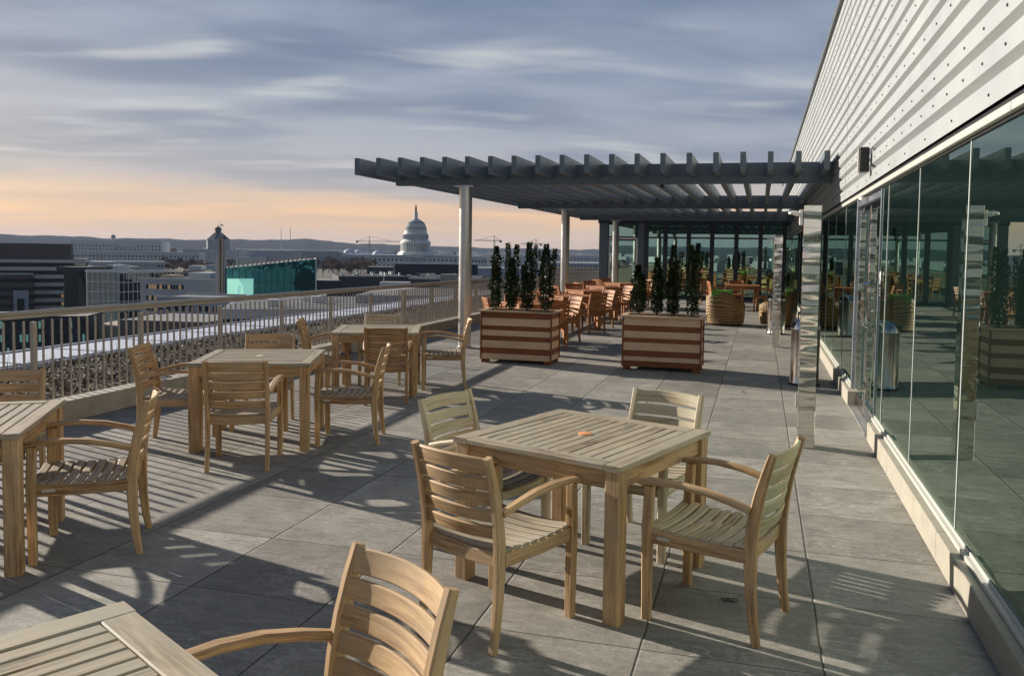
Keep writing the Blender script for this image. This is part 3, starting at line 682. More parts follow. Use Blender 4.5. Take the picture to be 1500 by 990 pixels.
def make_table(mat, mtop, cap):
    t = thing('teak_table', 'x', 'table'); w = .975; zt = .73; b = .088; th = .028
    m_ = MB()
    for sx in (-1, 1): m_.box((sx*(w/2-b/2), 0, zt-th/2), (b, w, th), .004, axis=1)
    for sy in (-1, 1): m_.box((0, sy*(w/2-b/2), zt-th/2), (w-2*b-.006, b, th), .004, axis=0)
    m_.build('top_border', mtop, t)
    m_ = MB(); inn = w-2*b-.008; ns = 13; pw = inn/ns
    for i in range(ns): m_.box((-inn/2+pw*(i+.5), 0, zt-th/2-.001), (pw-.0085, inn-.002, th-.004), .003, axis=1)
    m_.build('top_slats', mtop, t)
    m_ = MB()
    for sy in (-1, 1):
        m_.box((0, sy*(w/2-.042), zt-th-.045), (w-.16, .026, .088), .003); m_.box((sy*(w/2-.042), 0, zt-th-.045), (.026, w-.16, .088), .003)
    m_.build('apron', mat, t)
    for sx in (-1, 1):
        for sy in (-1, 1):
            m_ = MB(); m_.box((sx*(w/2-.048), sy*(w/2-.048), (zt-th-.002)/2), (.078, .078, zt-th-.002), .006); m_.build('leg', mat, t)
    if cap:
        m_ = MB(); m_.lathe([(.036, zt-.01), (.036, zt+.002), (.03, zt+.004)], 20); m_.build('umbrella_hole_cap', cap, t)
    return t
G_T, G_C = 'square teak tables on the terrace', 'weathered teak armchairs'
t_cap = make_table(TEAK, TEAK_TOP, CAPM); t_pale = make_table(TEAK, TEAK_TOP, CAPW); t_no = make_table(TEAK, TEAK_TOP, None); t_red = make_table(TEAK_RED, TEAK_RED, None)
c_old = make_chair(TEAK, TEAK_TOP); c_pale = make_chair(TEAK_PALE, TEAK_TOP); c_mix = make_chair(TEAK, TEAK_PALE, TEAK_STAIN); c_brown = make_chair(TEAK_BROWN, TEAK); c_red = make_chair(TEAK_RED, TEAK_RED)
used = {}
def put(proto, x, y, head, label, group):
    """head = compass heading (deg, clockwise from +Y) of the thing's own +Y axis"""
    o = proto if proto.name not in used else copy_tree(proto)
    used[proto.name] = 1
    o.location = (x, y, 0); o.rotation_euler = (0, 0, -R(head)); o['label'] = label; o['group'] = group
    return o
put(t_cap, -.858, 4.218, 20.2, 'greyed square teak table with an orange cap in the middle of its slatted top', G_T)
put(t_pale, -4.17, 6.31, 68, 'square teak table with a pale centre cap, beside the curb at middle left', G_T)
put(t_no, -4.345, 8.976, 69, 'square teak table nearest the first steel pergola column', G_T)
put(t_no, -4.215, 3.425, -33, 'square teak table cut off by the left edge of the photo', G_T)
put(t_no, -1.62+.49*(.883-.469), 1.812+.49*(-.469-.883), 28, 'square teak table cut off by the bottom left corner of the photo', G_T)
def chair(x, y, head, label, proto=None): put(proto or c_old, x, y, head, label, G_C)
f = lambda h: (math.sin(R(h)), math.cos(R(h)))
def by_rear(x, y, head, side):         # place from the spot of one rear foot (side +1 = its right)
    fx, fy = f(head); rx, ry = fy, -fx
    return (x-.216*side*rx+.262*fx, y-.216*side*ry+.262*fy)
def by_top(x, y, head):
    fx, fy = f(head); return (x+.31*fx, y+.31*fy)
x, y = by_rear(-1.028, 3.213, 24, 1); chair(x, y, 24, 'teak armchair seen from behind, at the near side of the table with the orange cap')
chair(-.155, 3.898, 288, 'blotchy greyed teak armchair at the right side of the table with the orange cap', c_mix)
x, y = by_rear(-.739, 5.084, 199, 1); chair(x, y, 199, 'silvery teak armchair tucked in at the far side of the table with the orange cap', c_pale)
x, y = by_top(-1.757, 4.517, 108); chair(x, y, 108, 'pale silvery teak armchair at the left side of the table with the orange cap', c_pale)
chair(-3.83, 5.56, -24, 'teak armchair seen from behind, at the near side of the table with the pale cap')
chair(-3.43, 6.55, 251, 'teak armchair seen in profile at the right side of the table with the pale cap')
chair(-4.46, 6.80, 158, 'teak armchair tucked in at the far side of the table with the pale cap')
chair(-4.74, 5.95, 68, 'teak armchair against the curb at the left side of the table with the pale cap')
chair(-3.93, 8.36, -21, 'darker brown teak armchair at the near side of the table nearest the steel column', c_brown)
chair(-3.70, 9.46, 249, 'teak armchair in profile between the steel column and the nearest table to it')
chair(-4.56, 9.50, 159, 'silvery teak armchair against the railing behind the table nearest the steel column', c_pale)
x, y = by_rear(-5.06, 8.47, 66, 1); chair(x, y, 66, 'teak armchair turned away at the left side of the table nearest the steel column')
chair(-3.56, 3.76, 236, 'teak armchair in profile beside the table cut off by the left edge')
chair(-4.62, 4.10, 144, 'teak armchair with cropped back beyond the table cut off by the left edge')
x, y = by_top(-.905, 2.02, 211); chair(x, y, 211, 'sunlit teak armchair cropped by the bottom edge, closest to the viewer')
# the pergola row
ORD = ['first', 'second', 'third', 'fourth', 'fifth']
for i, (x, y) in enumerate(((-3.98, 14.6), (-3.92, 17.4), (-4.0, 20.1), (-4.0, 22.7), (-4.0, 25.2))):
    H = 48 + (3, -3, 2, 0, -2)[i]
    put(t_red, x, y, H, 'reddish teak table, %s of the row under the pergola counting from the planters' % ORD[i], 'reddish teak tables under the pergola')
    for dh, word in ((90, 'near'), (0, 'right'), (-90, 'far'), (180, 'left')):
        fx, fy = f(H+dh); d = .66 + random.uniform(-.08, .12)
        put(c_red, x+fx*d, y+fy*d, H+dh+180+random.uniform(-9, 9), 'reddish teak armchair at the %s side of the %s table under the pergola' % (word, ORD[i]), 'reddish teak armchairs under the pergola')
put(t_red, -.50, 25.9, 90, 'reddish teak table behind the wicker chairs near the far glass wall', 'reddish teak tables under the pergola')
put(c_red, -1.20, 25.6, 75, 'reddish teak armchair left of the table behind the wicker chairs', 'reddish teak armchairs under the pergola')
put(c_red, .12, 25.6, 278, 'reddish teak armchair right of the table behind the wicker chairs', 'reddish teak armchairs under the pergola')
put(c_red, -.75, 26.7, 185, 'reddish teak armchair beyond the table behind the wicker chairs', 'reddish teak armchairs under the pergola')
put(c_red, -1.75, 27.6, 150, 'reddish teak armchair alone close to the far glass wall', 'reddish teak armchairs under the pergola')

# ------------------------------------------------------------------ wicker tub chairs
def wicker(x, y, head, label):
    t = thing('wicker_tub_chair', label, 'wicker chair', (x, y, 0), -R(head), 'wicker tub chairs')
    m_ = MB(); n = 28; rings = []
    for i in range(n+1):
        a = R(-142+284*i/n)                # 0 = straight back (-y)
        k = abs(math.sin(a/2))
        top = .80 - .29*max(0, (abs(a)-R(22))/R(120))**.7
        bx, by_ = math.sin(a), -math.cos(a); kk = (abs(bx)**4+abs(by_)**4)**-.25; bx *= kk; by_ *= kk
        col = []
        for z, r in ((.03, .375), (.2, .395), (.4, .40), (top-.12, .405), (top-.04, .39), (top, .355), (top-.02, .31), (top-.15, .30), (.36, .29), (.30, .27)):
            col.append((bx*r*1.0, by_*r*.96, z))
        rings.append(col)
    b0 = len(rings[0]); vs = [p for r in rings for p in r]; fs = []; uvs = []
    for i in range(n):
        for j in range(b0-1):
            fs.append((i*b0+j, (i+1)*b0+j, (i+1)*b0+j+1, i*b0+j+1)); uvs.append([(i*.09, j*.12), ((i+1)*.09, j*.12), ((i+1)*.09, j*.12+.12), (i*.09, j*.12+.12)])
    for i in (0, n): fs.append(tuple(i*b0+j for j in range(b0))); uvs.append([(0, j*.1) for j in range(b0)])
    m_.mesh(vs, fs, smooth=True, uvs=uvs); m_.build('woven_shell', WICKER, t)
    m_ = MB(); m_.lathe([(.34, .04), (.35, .15), (.34, .30), (.28, .33)], 28); m_.build('seat_base', WICKER, t)
    m_ = MB(); m_.lathe([(.29, .335), (.315, .36), (.315, .41), (.28, .435)], 28, (0, .02, 0)); m_.build('seat_cushion', plain('tan_cushion', (0.36, 0.30, 0.16), .9), t)
    return t
def rotp(x, y, head, lx, ly):
    fx, fy = f(head); return (x+fy*lx+fx*ly, y-fx*lx+fy*ly)
def throw(x, y, z, head, label, w=.40, h=.22):
    t = thing('green_cushion', label, 'cushion', (x, y, z), -R(head), 'green cushions on the wicker chairs')
    m_ = MB(); n = 10; vs = []; fs = []
    for s_ in (-1, 1):
        for i in range(n+1):
            for j in range(n+1):
                u, v = 2*i/n-1, 2*j/n-1; e = max(0, (1-u**4))*max(0, (1-v**4)); vs.append((u*w/2, s_*.055*e**.5, (v+1)*h/2))
    N1 = (n+1)*(n+1)
    for s_ in (0, 1):
        for i in range(n):
            for j in range(n): a = s_*N1+i*(n+1)+j; fs.append((a, a+1, a+n+2, a+n+1))
    m_.mesh(vs, fs, smooth=True); o = m_.build('cover', GREENC, t); o.rotation_euler = (R(8), 0, 0)
    m_ = MB(); m_.tube([(-w/2, 0, .0), (w/2, 0, .0), (w/2, 0, h), (-w/2, 0, h), (-w/2, 0, 0)], .007, 5); p = m_.build('piping', GREENC, o)
W1 = (-.77, 20.15, 24); W2 = (.42, 20.5, 288); W3 = (.52, 22.6, 250)
wicker(*W1, 'wicker tub chair seen from behind, straight beyond the right planter')
wicker(*W2, 'wicker tub chair turned sideways behind the distant steel bin')
wicker(*W3, 'wicker tub chair farthest back against the glass front')
a = rotp(*W1, .05, -.30); throw(a[0], a[1], .66, 8, 'green cushion over the back of the wicker chair beyond the right planter', .50, .17)
a = rotp(*W2, 0, -.22); throw(a[0], a[1], .44, 288, 'green cushion in the wicker chair behind the distant steel bin', .42, .36)
a = rotp(*W3, 0, -.22); throw(a[0], a[1], .44, 250, 'green cushion in the farthest wicker chair by the glass front', .42, .36)

# small bits lying on the paving
m_ = MB(); rng = random.Random(5)
m_.tube([(-.035+.07*q/24+.022*math.sin(q*.75), .022*math.cos(q*.75), .005+.008*abs(math.sin(q*.4))) for q in range(25)], .0022, 6)
o = m_.build('cable_tie', BLACK); o.location = (-.10, 4.05, 0); tag(o, 'short curled black cable tie on the paving under the blotchy greyed armchair', 'cable tie')
m_ = MB(); m_.mesh([(-.04, 0, .002), (0, -.02, .014), (.05, 0, .003), (0, .02, .02)], [(0, 1, 3), (1, 2, 3)]); o = m_.build('fallen_leaf', plain('fallen_leaf', (0.05, 0.035, 0.02), .8)); o.location = (-.16, 10.3, 0)
tag(o, 'small curled dark leaf lying on the paving before the right planter', 'leaf')
# ------------------------------------------------------------------ the city beyond the roof edge
def M_(name, r, g, b, rough=.75, var=.10, sc=.15): return plain(name, (r, g, b), rough, 0, var, sc, spec=.15)
C_BROWN = M_('dark_brown_cladding', .11, .10, .095); C_TAUPE = M_('taupe_spandrel', .50, .48, .44); C_GREY = M_('grey_render', .33, .36, .40)
C_PALE = M_('pale_limestone', .56, .57, .57); C_WHITE = M_('white_frame', .58, .60, .60); C_MID = M_('mid_concrete', .43, .455, .475)
C_ROOF = M_('grey_roofing', .22, .22, .225); C_NAVY = M_('navy_panel', .022, .03, .05); C_CHAR = M_('charcoal_wall', .05, .053, .062)
C_SLATE = M_('dark_slate_roof', .06, .068, .072); C_BEIGE = M_('beige_stone', .36, .31, .25); C_MARBLE = M_('white_marble', .62, .62, .58)
C_DWIN = CITYGL; C_BLUE = M_('pale_blue_roof', .36, .42, .48)
GZ = -32.0
class Blk:
    def __init__(s, name, label, cat, x0, x1, yt, D0, D1=None, dep=18, mat=None, zb=GZ, slant=False, group=None, roofm=None, base=None):
        D1 = D1 or D0; p0, p1 = at(x0, yt if not isinstance(yt, tuple) else yt[0], D0), at(x1, yt if not isinstance(yt, tuple) else yt[1], D1)
        d = Vector((p1.x-p0.x, p1.y-p0.y, 0)); s.w = d.length; s.dep = dep
        s.zt0 = p0.z-zb; s.zt1 = (p1.z-zb) if slant else s.zt0
        if not slant: s.zt0 = s.zt1 = ((p0.z+p1.z)/2)-zb
        s.h = min(s.zt0, s.zt1); s.zb = zb
        if base is None: s.t = thing(name, label, cat, (p0.x, p0.y, zb), math.atan2(d.y, d.x), group)
        else: s.t = base
        m_ = MB(); w = s.w
        v = [(0, 0, 0), (w, 0, 0), (w, dep, 0), (0, dep, 0), (0, 0, s.zt0), (w, 0, s.zt1), (w, dep, s.zt1), (0, dep, s.zt0)]
        m_.mesh(v, [(0, 1, 5, 4), (1, 2, 6, 5), (2, 3, 7, 6), (3, 0, 4, 7)]); m_.mesh(v, [(4, 5, 6, 7)], mi=1)
        m_.build('wall', [mat, roofm or C_ROOF], s.t)
    def box(s, name, x0, x1, y0, y1, z0, z1, mat):
        m_ = MB(); m_.box(((x0+x1)/2, (y0+y1)/2, (z0+z1)/2), (abs(x1-x0), abs(y1-y0), abs(z1-z0))); return m_.build(name, mat, s.t)
    def bands(s, n, fh, hh, mat, x0=0, x1=None, top=1.2, name='window_band', out=.12):
        x1 = s.w if x1 is None else x1
        for i in range(n):
            z1 = s.h-top-i*fh; s.box(name, x0-(out if x0 == 0 else 0), x1+(out if x1 == s.w else 0), -out, s.dep+out, z1-hh, z1, mat)
    def wins(s, rows, cols, fh, wh, ww, mat, x0=0, x1=None, top=1.2, lit=0, litm=None, name='window'):
        x1 = s.w if x1 is None else x1; st = (x1-x0)/cols
        for i in range(rows):
            for j in range(cols):
                z1 = s.h-top-i*fh; xc = x0+st*(j+.5)
                s.box(name, xc-ww/2, xc+ww/2, -.10, .1, z1-wh, z1, litm if random.random() < lit else mat)
    def grid(s, fh, cw, mat, x0=0, x1=None, top=.0, t=.28, zb=0):
        x1 = s.w if x1 is None else x1; m_ = MB(); z = s.h-top
        while z > zb: m_.box(((x0+x1)/2, -.1, z-t/2), (x1-x0, .3, t)); z -= fh
        n = max(1, round((x1-x0)/cw))
        for j in range(n+1): m_.box((x0+(x1-x0)*j/n, -.08, (s.h+zb)/2), (t*.8, .26, s.h-zb))
        m_.build('facade_grid', mat, s.t)
    def cop(s, mat, h=.5, out=.15):
        m_ = MB(); w, d = s.w, s.dep
        m_.sweep([(-out, -out, s.zt0+h/2-.05), (w+out, -out, s.zt1+h/2-.05)], [.4, .4], [h, h], (0, 1, 0))
        m_.sweep([(-out, d+out, s.zt0+h/2-.05), (w+out, d+out, s.zt1+h/2-.05)], [.4, .4], [h, h], (0, 1, 0))
        m_.build('parapet', mat, s.t)
random.seed(21)
# dark stepped office block on the far left
b = Blk('office_building', 'dark stepped office block with banded windows at the far left beyond the railing', 'building', -70, 125, 380, 350, 372, 40, C_TAUPE)
b.bands(9, 3.45, 1.75, C_DWIN, top=1.4)
for i in (3, 4, 5):
    z1 = b.h-1.4-i*3.45
    for k in range(7):
        if random.random() < .75: b.box('glow_pane', b.w-9.6+k*1.3, b.w-8.7+k*1.3, -.25, -.13, z1-1.5, z1-.2, WARM)  # warm glow painted in for the sunset mirrored by these panes
b.box('roof_house', 2, b.w-6, 7, 32, b.h, b.h+7.0, C_BROWN)
b.box('front_wing', 0, b.w*.60, -9, -.3, 0, b.h-6.2, C_BROWN)
for i in range(6): b.box('window_band', -.1, b.w*.60+.1, -9.15, -.4, b.h-9.6-i*3.6, b.h-8.0-i*3.6, C_DWIN)
b.box('stair_bay', b.w*.60-7, b.w*.60-1.5, -10.4, -9.2, 0, b.h-13, C_GREY); b.box('window', b.w*.60-5.6, b.w*.60-3.0, -10.55, -10.3, 4, b.h-16.5, C_DWIN)
b.box('roof_trim', -.3, b.w*.60+.3, -9.4, -8.9, b.h-6.3, b.h-5.6, C_MID)
# low teal glazed block in the street below
b = Blk('glazed_block', 'low block with pale teal window panes seen through the railing at far left', 'building', -60, 127, 463, 190, 196, 14, C_CHAR)
for i in range(5):
    for j in range(20):
        if random.random() < .95: b.box('window', .4+j*b.w/20, j*b.w/20+b.w/20-.5, -.12, .05, b.h-1.2-i*3.1-1.7, b.h-1.2-i*3.1, random.choice([TEAL_GLOW, TEALGL, TEAL_GLOW, CITYGL]))  # glowing panes imitate reflections in the glass
# white gridded glass building
b = Blk('gridded_glass_building', 'glass office building with white window grid and flat grey roof left of the concrete mast', 'building', 127, 173, 398, 300, 306, 30, CITYGL)
b.grid(3.5, 1.75, C_WHITE); b.cop(C_WHITE, .9)
b2 = Blk('gridded_glass_wing', 'set back wing of glass with white grid and a silver box on its roof', 'building', 174, 268, 398.5, 312, 340, 30, CITYGL)
b2.grid(3.6, 2.1, C_WHITE); b2.cop(C_WHITE, .9)
b2.box('roof_house', -9, 5, 10, 22, b2.h, b2.h+2.0, C_CHAR); b2.box('plant_box', 6, 11.5, 8, 14, b2.h, b2.h+2.6, C_BLUE)
m_ = MB(); m_.tube([(b2.w*.05, 4, b2.h), (b2.w*.05, 4, b2.h+4)], .12, 5); m_.tube([(b2.w*.05-1.2, 4, b2.h+2.6), (b2.w*.05, 4, b2.h+2.2), (b2.w*.05+1.2, 4, b2.h+3)], .1, 5); m_.build('antenna', C_WHITE, b2.t)
# grey blocks in front of it
b = Blk('grey_annex', 'plain grey block with a few lit windows before the white gridded building', 'building', 205, 318, 410, 255, 250, 16, C_GREY)
b.wins(3, 14, 3.4, 1.3, .62, C_DWIN, x0=2, x1=15, lit=.4, litm=WARM, top=1.6); b.cop(C_MID, .6)
b.box('roof_house', 14.5, 22, 3, 12, b.h, b.h+2.2, C_MID); b.box('plant_box', 5, 9, 3, 9, b.h, b.h+1.3, C_BEIGE)
b = Blk('long_grey_block', 'long low grey block with small windows behind the middle of the railing', 'building', 230, 320, 437, 205, 203, 14, C_GREY)
b.wins(3, 8, 3.3, 1.4, 1.0, C_DWIN, top=1.8); b.cop(C_MID, .5)
b = Blk('brown_roof_shed', 'low brown roofed shed below the gridded glass building', 'building', 175, 300, 470, 168, 165, 18, C_BROWN)
b = Blk('tan_roof_block', 'low block with tan flat roof seen through the left railing', 'building', 127, 240, 478, 205, 205, 44, C_BEIGE, roofm=C_BEIGE)
b = Blk('small_white_block', 'small white block with square windows just behind the grey annex', 'building', 240, 286, 398, 420, 424, 14, C_WHITE)
b.wins(2, 8, 3.4, 1.9, 1.3, C_DWIN, top=1.2); b.cop(C_PALE, .5)
b = Blk('silver_box_building', 'plain silver box building with ladder just left of the concrete mast', 'building', 300, 320, 388, 400, 400, 9, C_BLUE)
m_ = MB(); m_.box((1.2, -.1, b.h/2), (.5, .1, b.h)); m_.build('ladder', C_MID, b.t)
b = Blk('tan_brick_block', 'tan block with a recessed top floor between the grey annex and the mast', 'building', 268, 300, 396, 330, 331, 12, C_BEIGE)
b.wins(2, 6, 3.2, 1.5, .9, C_DWIN, top=1.4); b.box('roof_house', 1.5, 6.5, 2, 9, b.h, b.h+1.8, C_MID)
b = Blk('stepped_pale_block', 'pale block with a stepped roof behind the dark stepped office block', 'building', 112, 186, 390, 470, 474, 22, C_PALE)
b.bands(4, 3.5, 1.6, C_DWIN, top=1.5); b.box('roof_house', 6, 16, 4, 14, b.h, b.h+2.4, C_GREY); b.box('plant_box', 19, 22, 5, 9, b.h, b.h+1.5, C_BLUE)
# concrete mast with antenna
p = at(324.5, 348, 240); t = thing('concrete_mast', 'tall slender concrete stair mast with antenna beside the teal glass building', 'tower', (p.x, p.y, GZ), R(18))
h = p.z-GZ
for dx in (-.42, .42):
    m_ = MB(); m_.box((dx, 0, h/2), (.46, 2.2, h - (0 if dx < 0 else 1.0))); m_.build('fin', C_BEIGE, t)
m_ = MB()
for k in range(13): m_.box((0, .3, 6+k*2.8), (.38, 1.4, .35))
m_.build('landing', C_MID, t)
m_ = MB(); m_.box((-.35, .5, h*.42), (2.7, 1.6, h*.84)); m_.build('shaft', C_MID, t)
m_ = MB(); m_.tube([(-.3, 0, h), (-.3, 0, h+5.2)], [.07, .03], 5); m_.build('antenna', C_WHITE, t)
# teal glass building
b = Blk('teal_glass_building', 'teal mirror glass building with slanting roof edge and white end fin', 'building', 331, 462, (393, 379.5), 240, 252, 12, TEALGL, slant=True)
m_ = MB()
for k in range(1, 14): m_.box((b.w*k/14, -.06, b.h/2), (.12, .12, b.h))
for k in range(1, 9): m_.box((b.w/2, -.07, b.h-4.1*k), (b.w, .14, .16))
m_.build('mullion', C_SLATE, b.t)
m_ = MB(); m_.box((b.w+.15, .6, b.zt1/2), (.35, 1.6, b.zt1+.6)); m_.build('end_fin', C_WHITE, b.t)
b.box('painted_reflection', .3, 7.6, -.16, -.02, b.h-10.0, b.h-3.0, TEAL_REFL);  # reflection of a sunlit building, painted as a paler patch of glass
for k in range(3): b.box('glow_pane', 10.5+k*1.7, 11.6+k*1.7, -.2, -.02, b.h-17.2, b.h-15.8, TEAL_GLOW)
for k in range(18): m_ = MB(); m_.box((1+k*1.3, 1.2, b.zt0+.7+(b.zt1-b.zt0)*(1+k*1.3)/b.w), (.5, .12, 1.4)); m_.build('roof_post', C_BEIGE, b.t)
b = Blk('roof_plant_building', 'pale grey windowless block with twin poles above the teal glass building', 'building', 353, 431, 366.5, 330, 332, 18, C_MID, roofm=C_PALE)
m_ = MB(); m_.box((5.3, -2.2, (b.h-2.6)/2), (10.6, 4.2, b.h-2.6)); m_.build('louvre_house', C_PALE, b.t)
b.wins(1, 3, 3, .8, .5, C_CHAR, x0=12, x1=18, top=6)
for x in (15.0, 18.6):
    m_ = MB(); m_.tube([(x, 3, b.h-.2), (x, 3, b.h+9.2)], [.16, .08], 6); m_.build('pole', C_WHITE, b.t)
# pale monumental buildings far left
b = Blk('stone_office_building', 'long pale stone office building with low pediment on the far left skyline', 'building', 103, 236, 353, 1300, 1310, 40, C_PALE, zb=-30, roofm=C_BLUE)
b.wins(3, 26, 5.2, 2.6, 1.7, C_DWIN, top=6.5)
m_ = MB(); w0, w1 = b.w*.50, b.w*.74; zq = b.h-9; m_.mesh([(w0, -3, zq), (w1, -3, zq), ((w0+w1)/2, -3, zq+8), (w0, 5, zq), (w1, 5, zq), ((w0+w1)/2, 5, zq+8)], [(0, 1, 2), (3, 5, 4), (0, 2, 5, 3), (1, 4, 5, 2), (0, 3, 4, 1)]); m_.build('pediment', C_MARBLE, b.t)
b.box('attic', b.w*.42, b.w*.96, 8, 30, b.h, b.h+3.5, C_MARBLE)
b = Blk('long_stone_wing', 'long low pale stone wing in front of the far stone office building', 'building', 100, 292, 370, 1060, 1080, 30, C_PALE, zb=-30, roofm=C_BLUE)
b.wins(2, 34, 5.5, 2.6, 1.6, C_DWIN, top=3.5); b.cop(C_MARBLE, 1.2)
b = Blk('grey_terrace_block', 'grey flat block behind the gridded glass building under the stone wing', 'building', 128, 240, 383, 620, 640, 30, C_MID)
b.wins(2, 22, 3.6, 1.6, 1.4, C_DWIN, top=2.5)
# library with domed lantern
b = Blk('stone_library', 'stone library with dark octagonal roof and domed lantern on the skyline', 'library', 268, 348, 365, 1330, 1335, 60, C_MID, zb=-30, roofm=C_SLATE)
b.wins(2, 16, 6.5, 3.2, 2.0, C_DWIN, top=4)
u = 1330/FPX; cx_ = (312.5-268)*u*1.0; zz0 = b.h
def oct_lathe(bk, name, prof, mat, seg=8, cxy=None, smooth=False):
    m_ = MB(); m_.lathe(prof, seg, (cxy[0], cxy[1], 0), smooth=smooth); return m_.build(name, mat, bk.t)
oct_lathe(b, 'drum', [(18.5, zz0-2), (18.5, zz0+14.5)], C_GREY, 8, (cx_, 22)); oct_lathe(b, 'cornice', [(19.6, zz0+14.5), (19.6, zz0+16)], C_MID, 8, (cx_, 22))
oct_lathe(b, 'dome', [(19, zz0+16), (14, zz0+20), (9, zz0+24.5), (6.5, zz0+26.5)], C_SLATE, 8, (cx_, 22))
oct_lathe(b, 'lantern', [(5, zz0+26.5), (5, zz0+31), (6.3, zz0+31.3), (5.6, zz0+33), (4, zz0+35.2), (1.6, zz0+36.5), (.5, zz0+37.5), (.4, zz0+40)], C_SLATE, 12, (cx_, 22))
# pale buildings right of the mast
b = Blk('far_pale_building', 'wide pale grey building far behind the twin poles', 'building', 345, 505, 366, 1180, 1200, 40, C_MID, zb=-30, roofm=C_PALE)
b.wins(2, 24, 4.5, 2.0, 2.2, C_DWIN, top=3.0)
b = Blk('flat_roofed_hall', 'long hall with a pale flat roof edge left of the white domed roofs', 'building', 430, 497, 369, 950, 955, 40, C_GREY, zb=-30, roofm=C_PALE); b.cop(C_PALE, 1.4)
# the domed capitol
D = 1030; u = D/FPX; p = at(608.8, 374, D); zR = p.z
cap = thing('domed_capitol', 'white domed capitol with colonnaded drum and statue on top', 'capitol', (p.x, p.y, GZ), YAW+R(8))
zr = zR-GZ
def cpart(name, prof, mat=C_MARBLE, seg=40, smooth=True):
    m_ = MB(); m_.lathe([(r*u, zr+(374-y)*u) for r, y in prof], seg, (0, 0, 0), smooth=smooth); return m_.build(name, mat, cap)
cpart('dome_skirt', [(27, 377), (27, 372.5), (25.5, 372), (25.5, 370), (23, 369.5), (23, 368)], seg=8, smooth=False)
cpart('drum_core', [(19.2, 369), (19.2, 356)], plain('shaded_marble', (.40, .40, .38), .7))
cpart('drum_cornice', [(20.5, 357.4), (21.9, 357), (22.2, 355.6), (21.6, 354), (19.5, 352.6), (18.4, 351.6)])
m_ = MB(); m2 = MB()
for k in range(36):
    a = 2*math.pi*k/36; m_.lathe([(.85, zr+(374-368.3)*u), (.78, zr+(374-357.2)*u)], 8, (20.6*u*math.cos(a), 20.6*u*math.sin(a), 0))
    m2.box((18.0*u*math.cos(a), 18.0*u*math.sin(a), zr+(374-347.5)*u), (1.0, 1.0, 5.2), axis=2)
m_.build('colonnade', C_MARBLE, cap)
cpart('upper_drum', [(17.6, 352), (17.4, 344.5), (18.1, 344), (18.1, 342.6), (16.4, 341.8), (16.2, 338.6), (15.6, 338)]); m2.build('drum_window', C_MID, cap)
m_ = MB(); prof = []
for k in range(13):
    q = k/12*R(82); prof.append((15.4*math.cos(q)*u, zr+(374-338)*u+16.6*math.sin(q)*u))
m_.lathe(prof, 72, smooth=True)
for k in range(36):
    a = 2*math.pi*k/36; m_.sweep([(r*math.cos(a)*1.008, r*math.sin(a)*1.008, z) for r, z in prof[:-1]], [.7]*12, [.9]*12, (-math.sin(a), math.cos(a), 0))
m_.build('dome', C_MARBLE, cap)
m_ = MB()
for row, (yy, rr) in enumerate(((335.8, 15.2), (327.5, 11.9))):
    for k in range(36):
        a = 2*math.pi*(k+.5)/36; m_.lathe([(.55, zr+(374-yy)*u), (.55, zr+(374-yy)*u+1.2)], 6, (rr*u*math.cos(a), rr*u*math.sin(a), 0))
m_.build('dome_window', C_SLATE, cap)
cpart('lantern', [(4.2, 322), (4.2, 320.6), (2.9, 320.3), (2.7, 314), (3.3, 313.6), (3.2, 312.8), (2.2, 312), (1.6, 311)])
cpart('statue', [(1.5, 311), (1.7, 309.5), (1.2, 308), (1.5, 306), (1.25, 303.5), (.6, 302.5), (.75, 301.3), (.4, 300), (.1, 299)], C_SLATE, 10)
def cbox(name, x0, x1, y0, y1, z0, z1, mat=C_MARBLE):
    m_ = MB(); m_.box(((x0+x1)/2, (y0+y1)/2, (z0+z1)/2), (x1-x0, y1-y0, z1-z0)); return m_.build(name, mat, cap)
cbox('central_block', -50, 50, -28, 30, 0, zr-1); cbox('roof', -52, 52, -29, 31, zr-1.3, zr+.2, C_BLUE)
for sx in (-1, 1):
    cbox('wing', sx*50 if sx > 0 else -86, 86 if sx > 0 else -50, -34, 26, 0, zr-2); cbox('wing_cornice', (49.5 if sx > 0 else -87), (87 if sx > 0 else -49.5), -35, 27, zr-3.2, zr-1.6)
    cbox('wing_roof', (52 if sx > 0 else -84), (84 if sx > 0 else -52), -30, 20, zr-1.6, zr+.2, C_BLUE)
    for k in range(9):
        for zz in (zr-7.6, zr-15): cbox('window', sx*(53.5+k*3.8)-.8, sx*(53.5+k*3.8)+.8, -34.2, -33.8, zz, zz+3.2, C_CHAR)
for k in range(20):
    if abs(k-9.5) > 2.6:
        for zz in (zr-7.0, zr-14.5): cbox('window', -47.5+k*5-.8, -47.5+k*5+.8, -28.2, -27.8, zz, zz+3.0, C_CHAR)
m_ = MB(); m_.mesh([(-14, -33, zr-3), (14, -33, zr-3), (0, -33, zr+3), (-14, -28, zr-3), (14, -28, zr-3), (0, -28, zr+3)], [(0, 1, 2), (3, 5, 4), (0, 2, 5, 3), (1, 4, 5, 2), (0, 3, 4, 1)])
for k in range(8): m_.lathe([(.9, 4), (.85, zr-3)], 8, (-12+24*k/7, -31.5, 0))
m_.build('portico', C_MARBLE, cap)
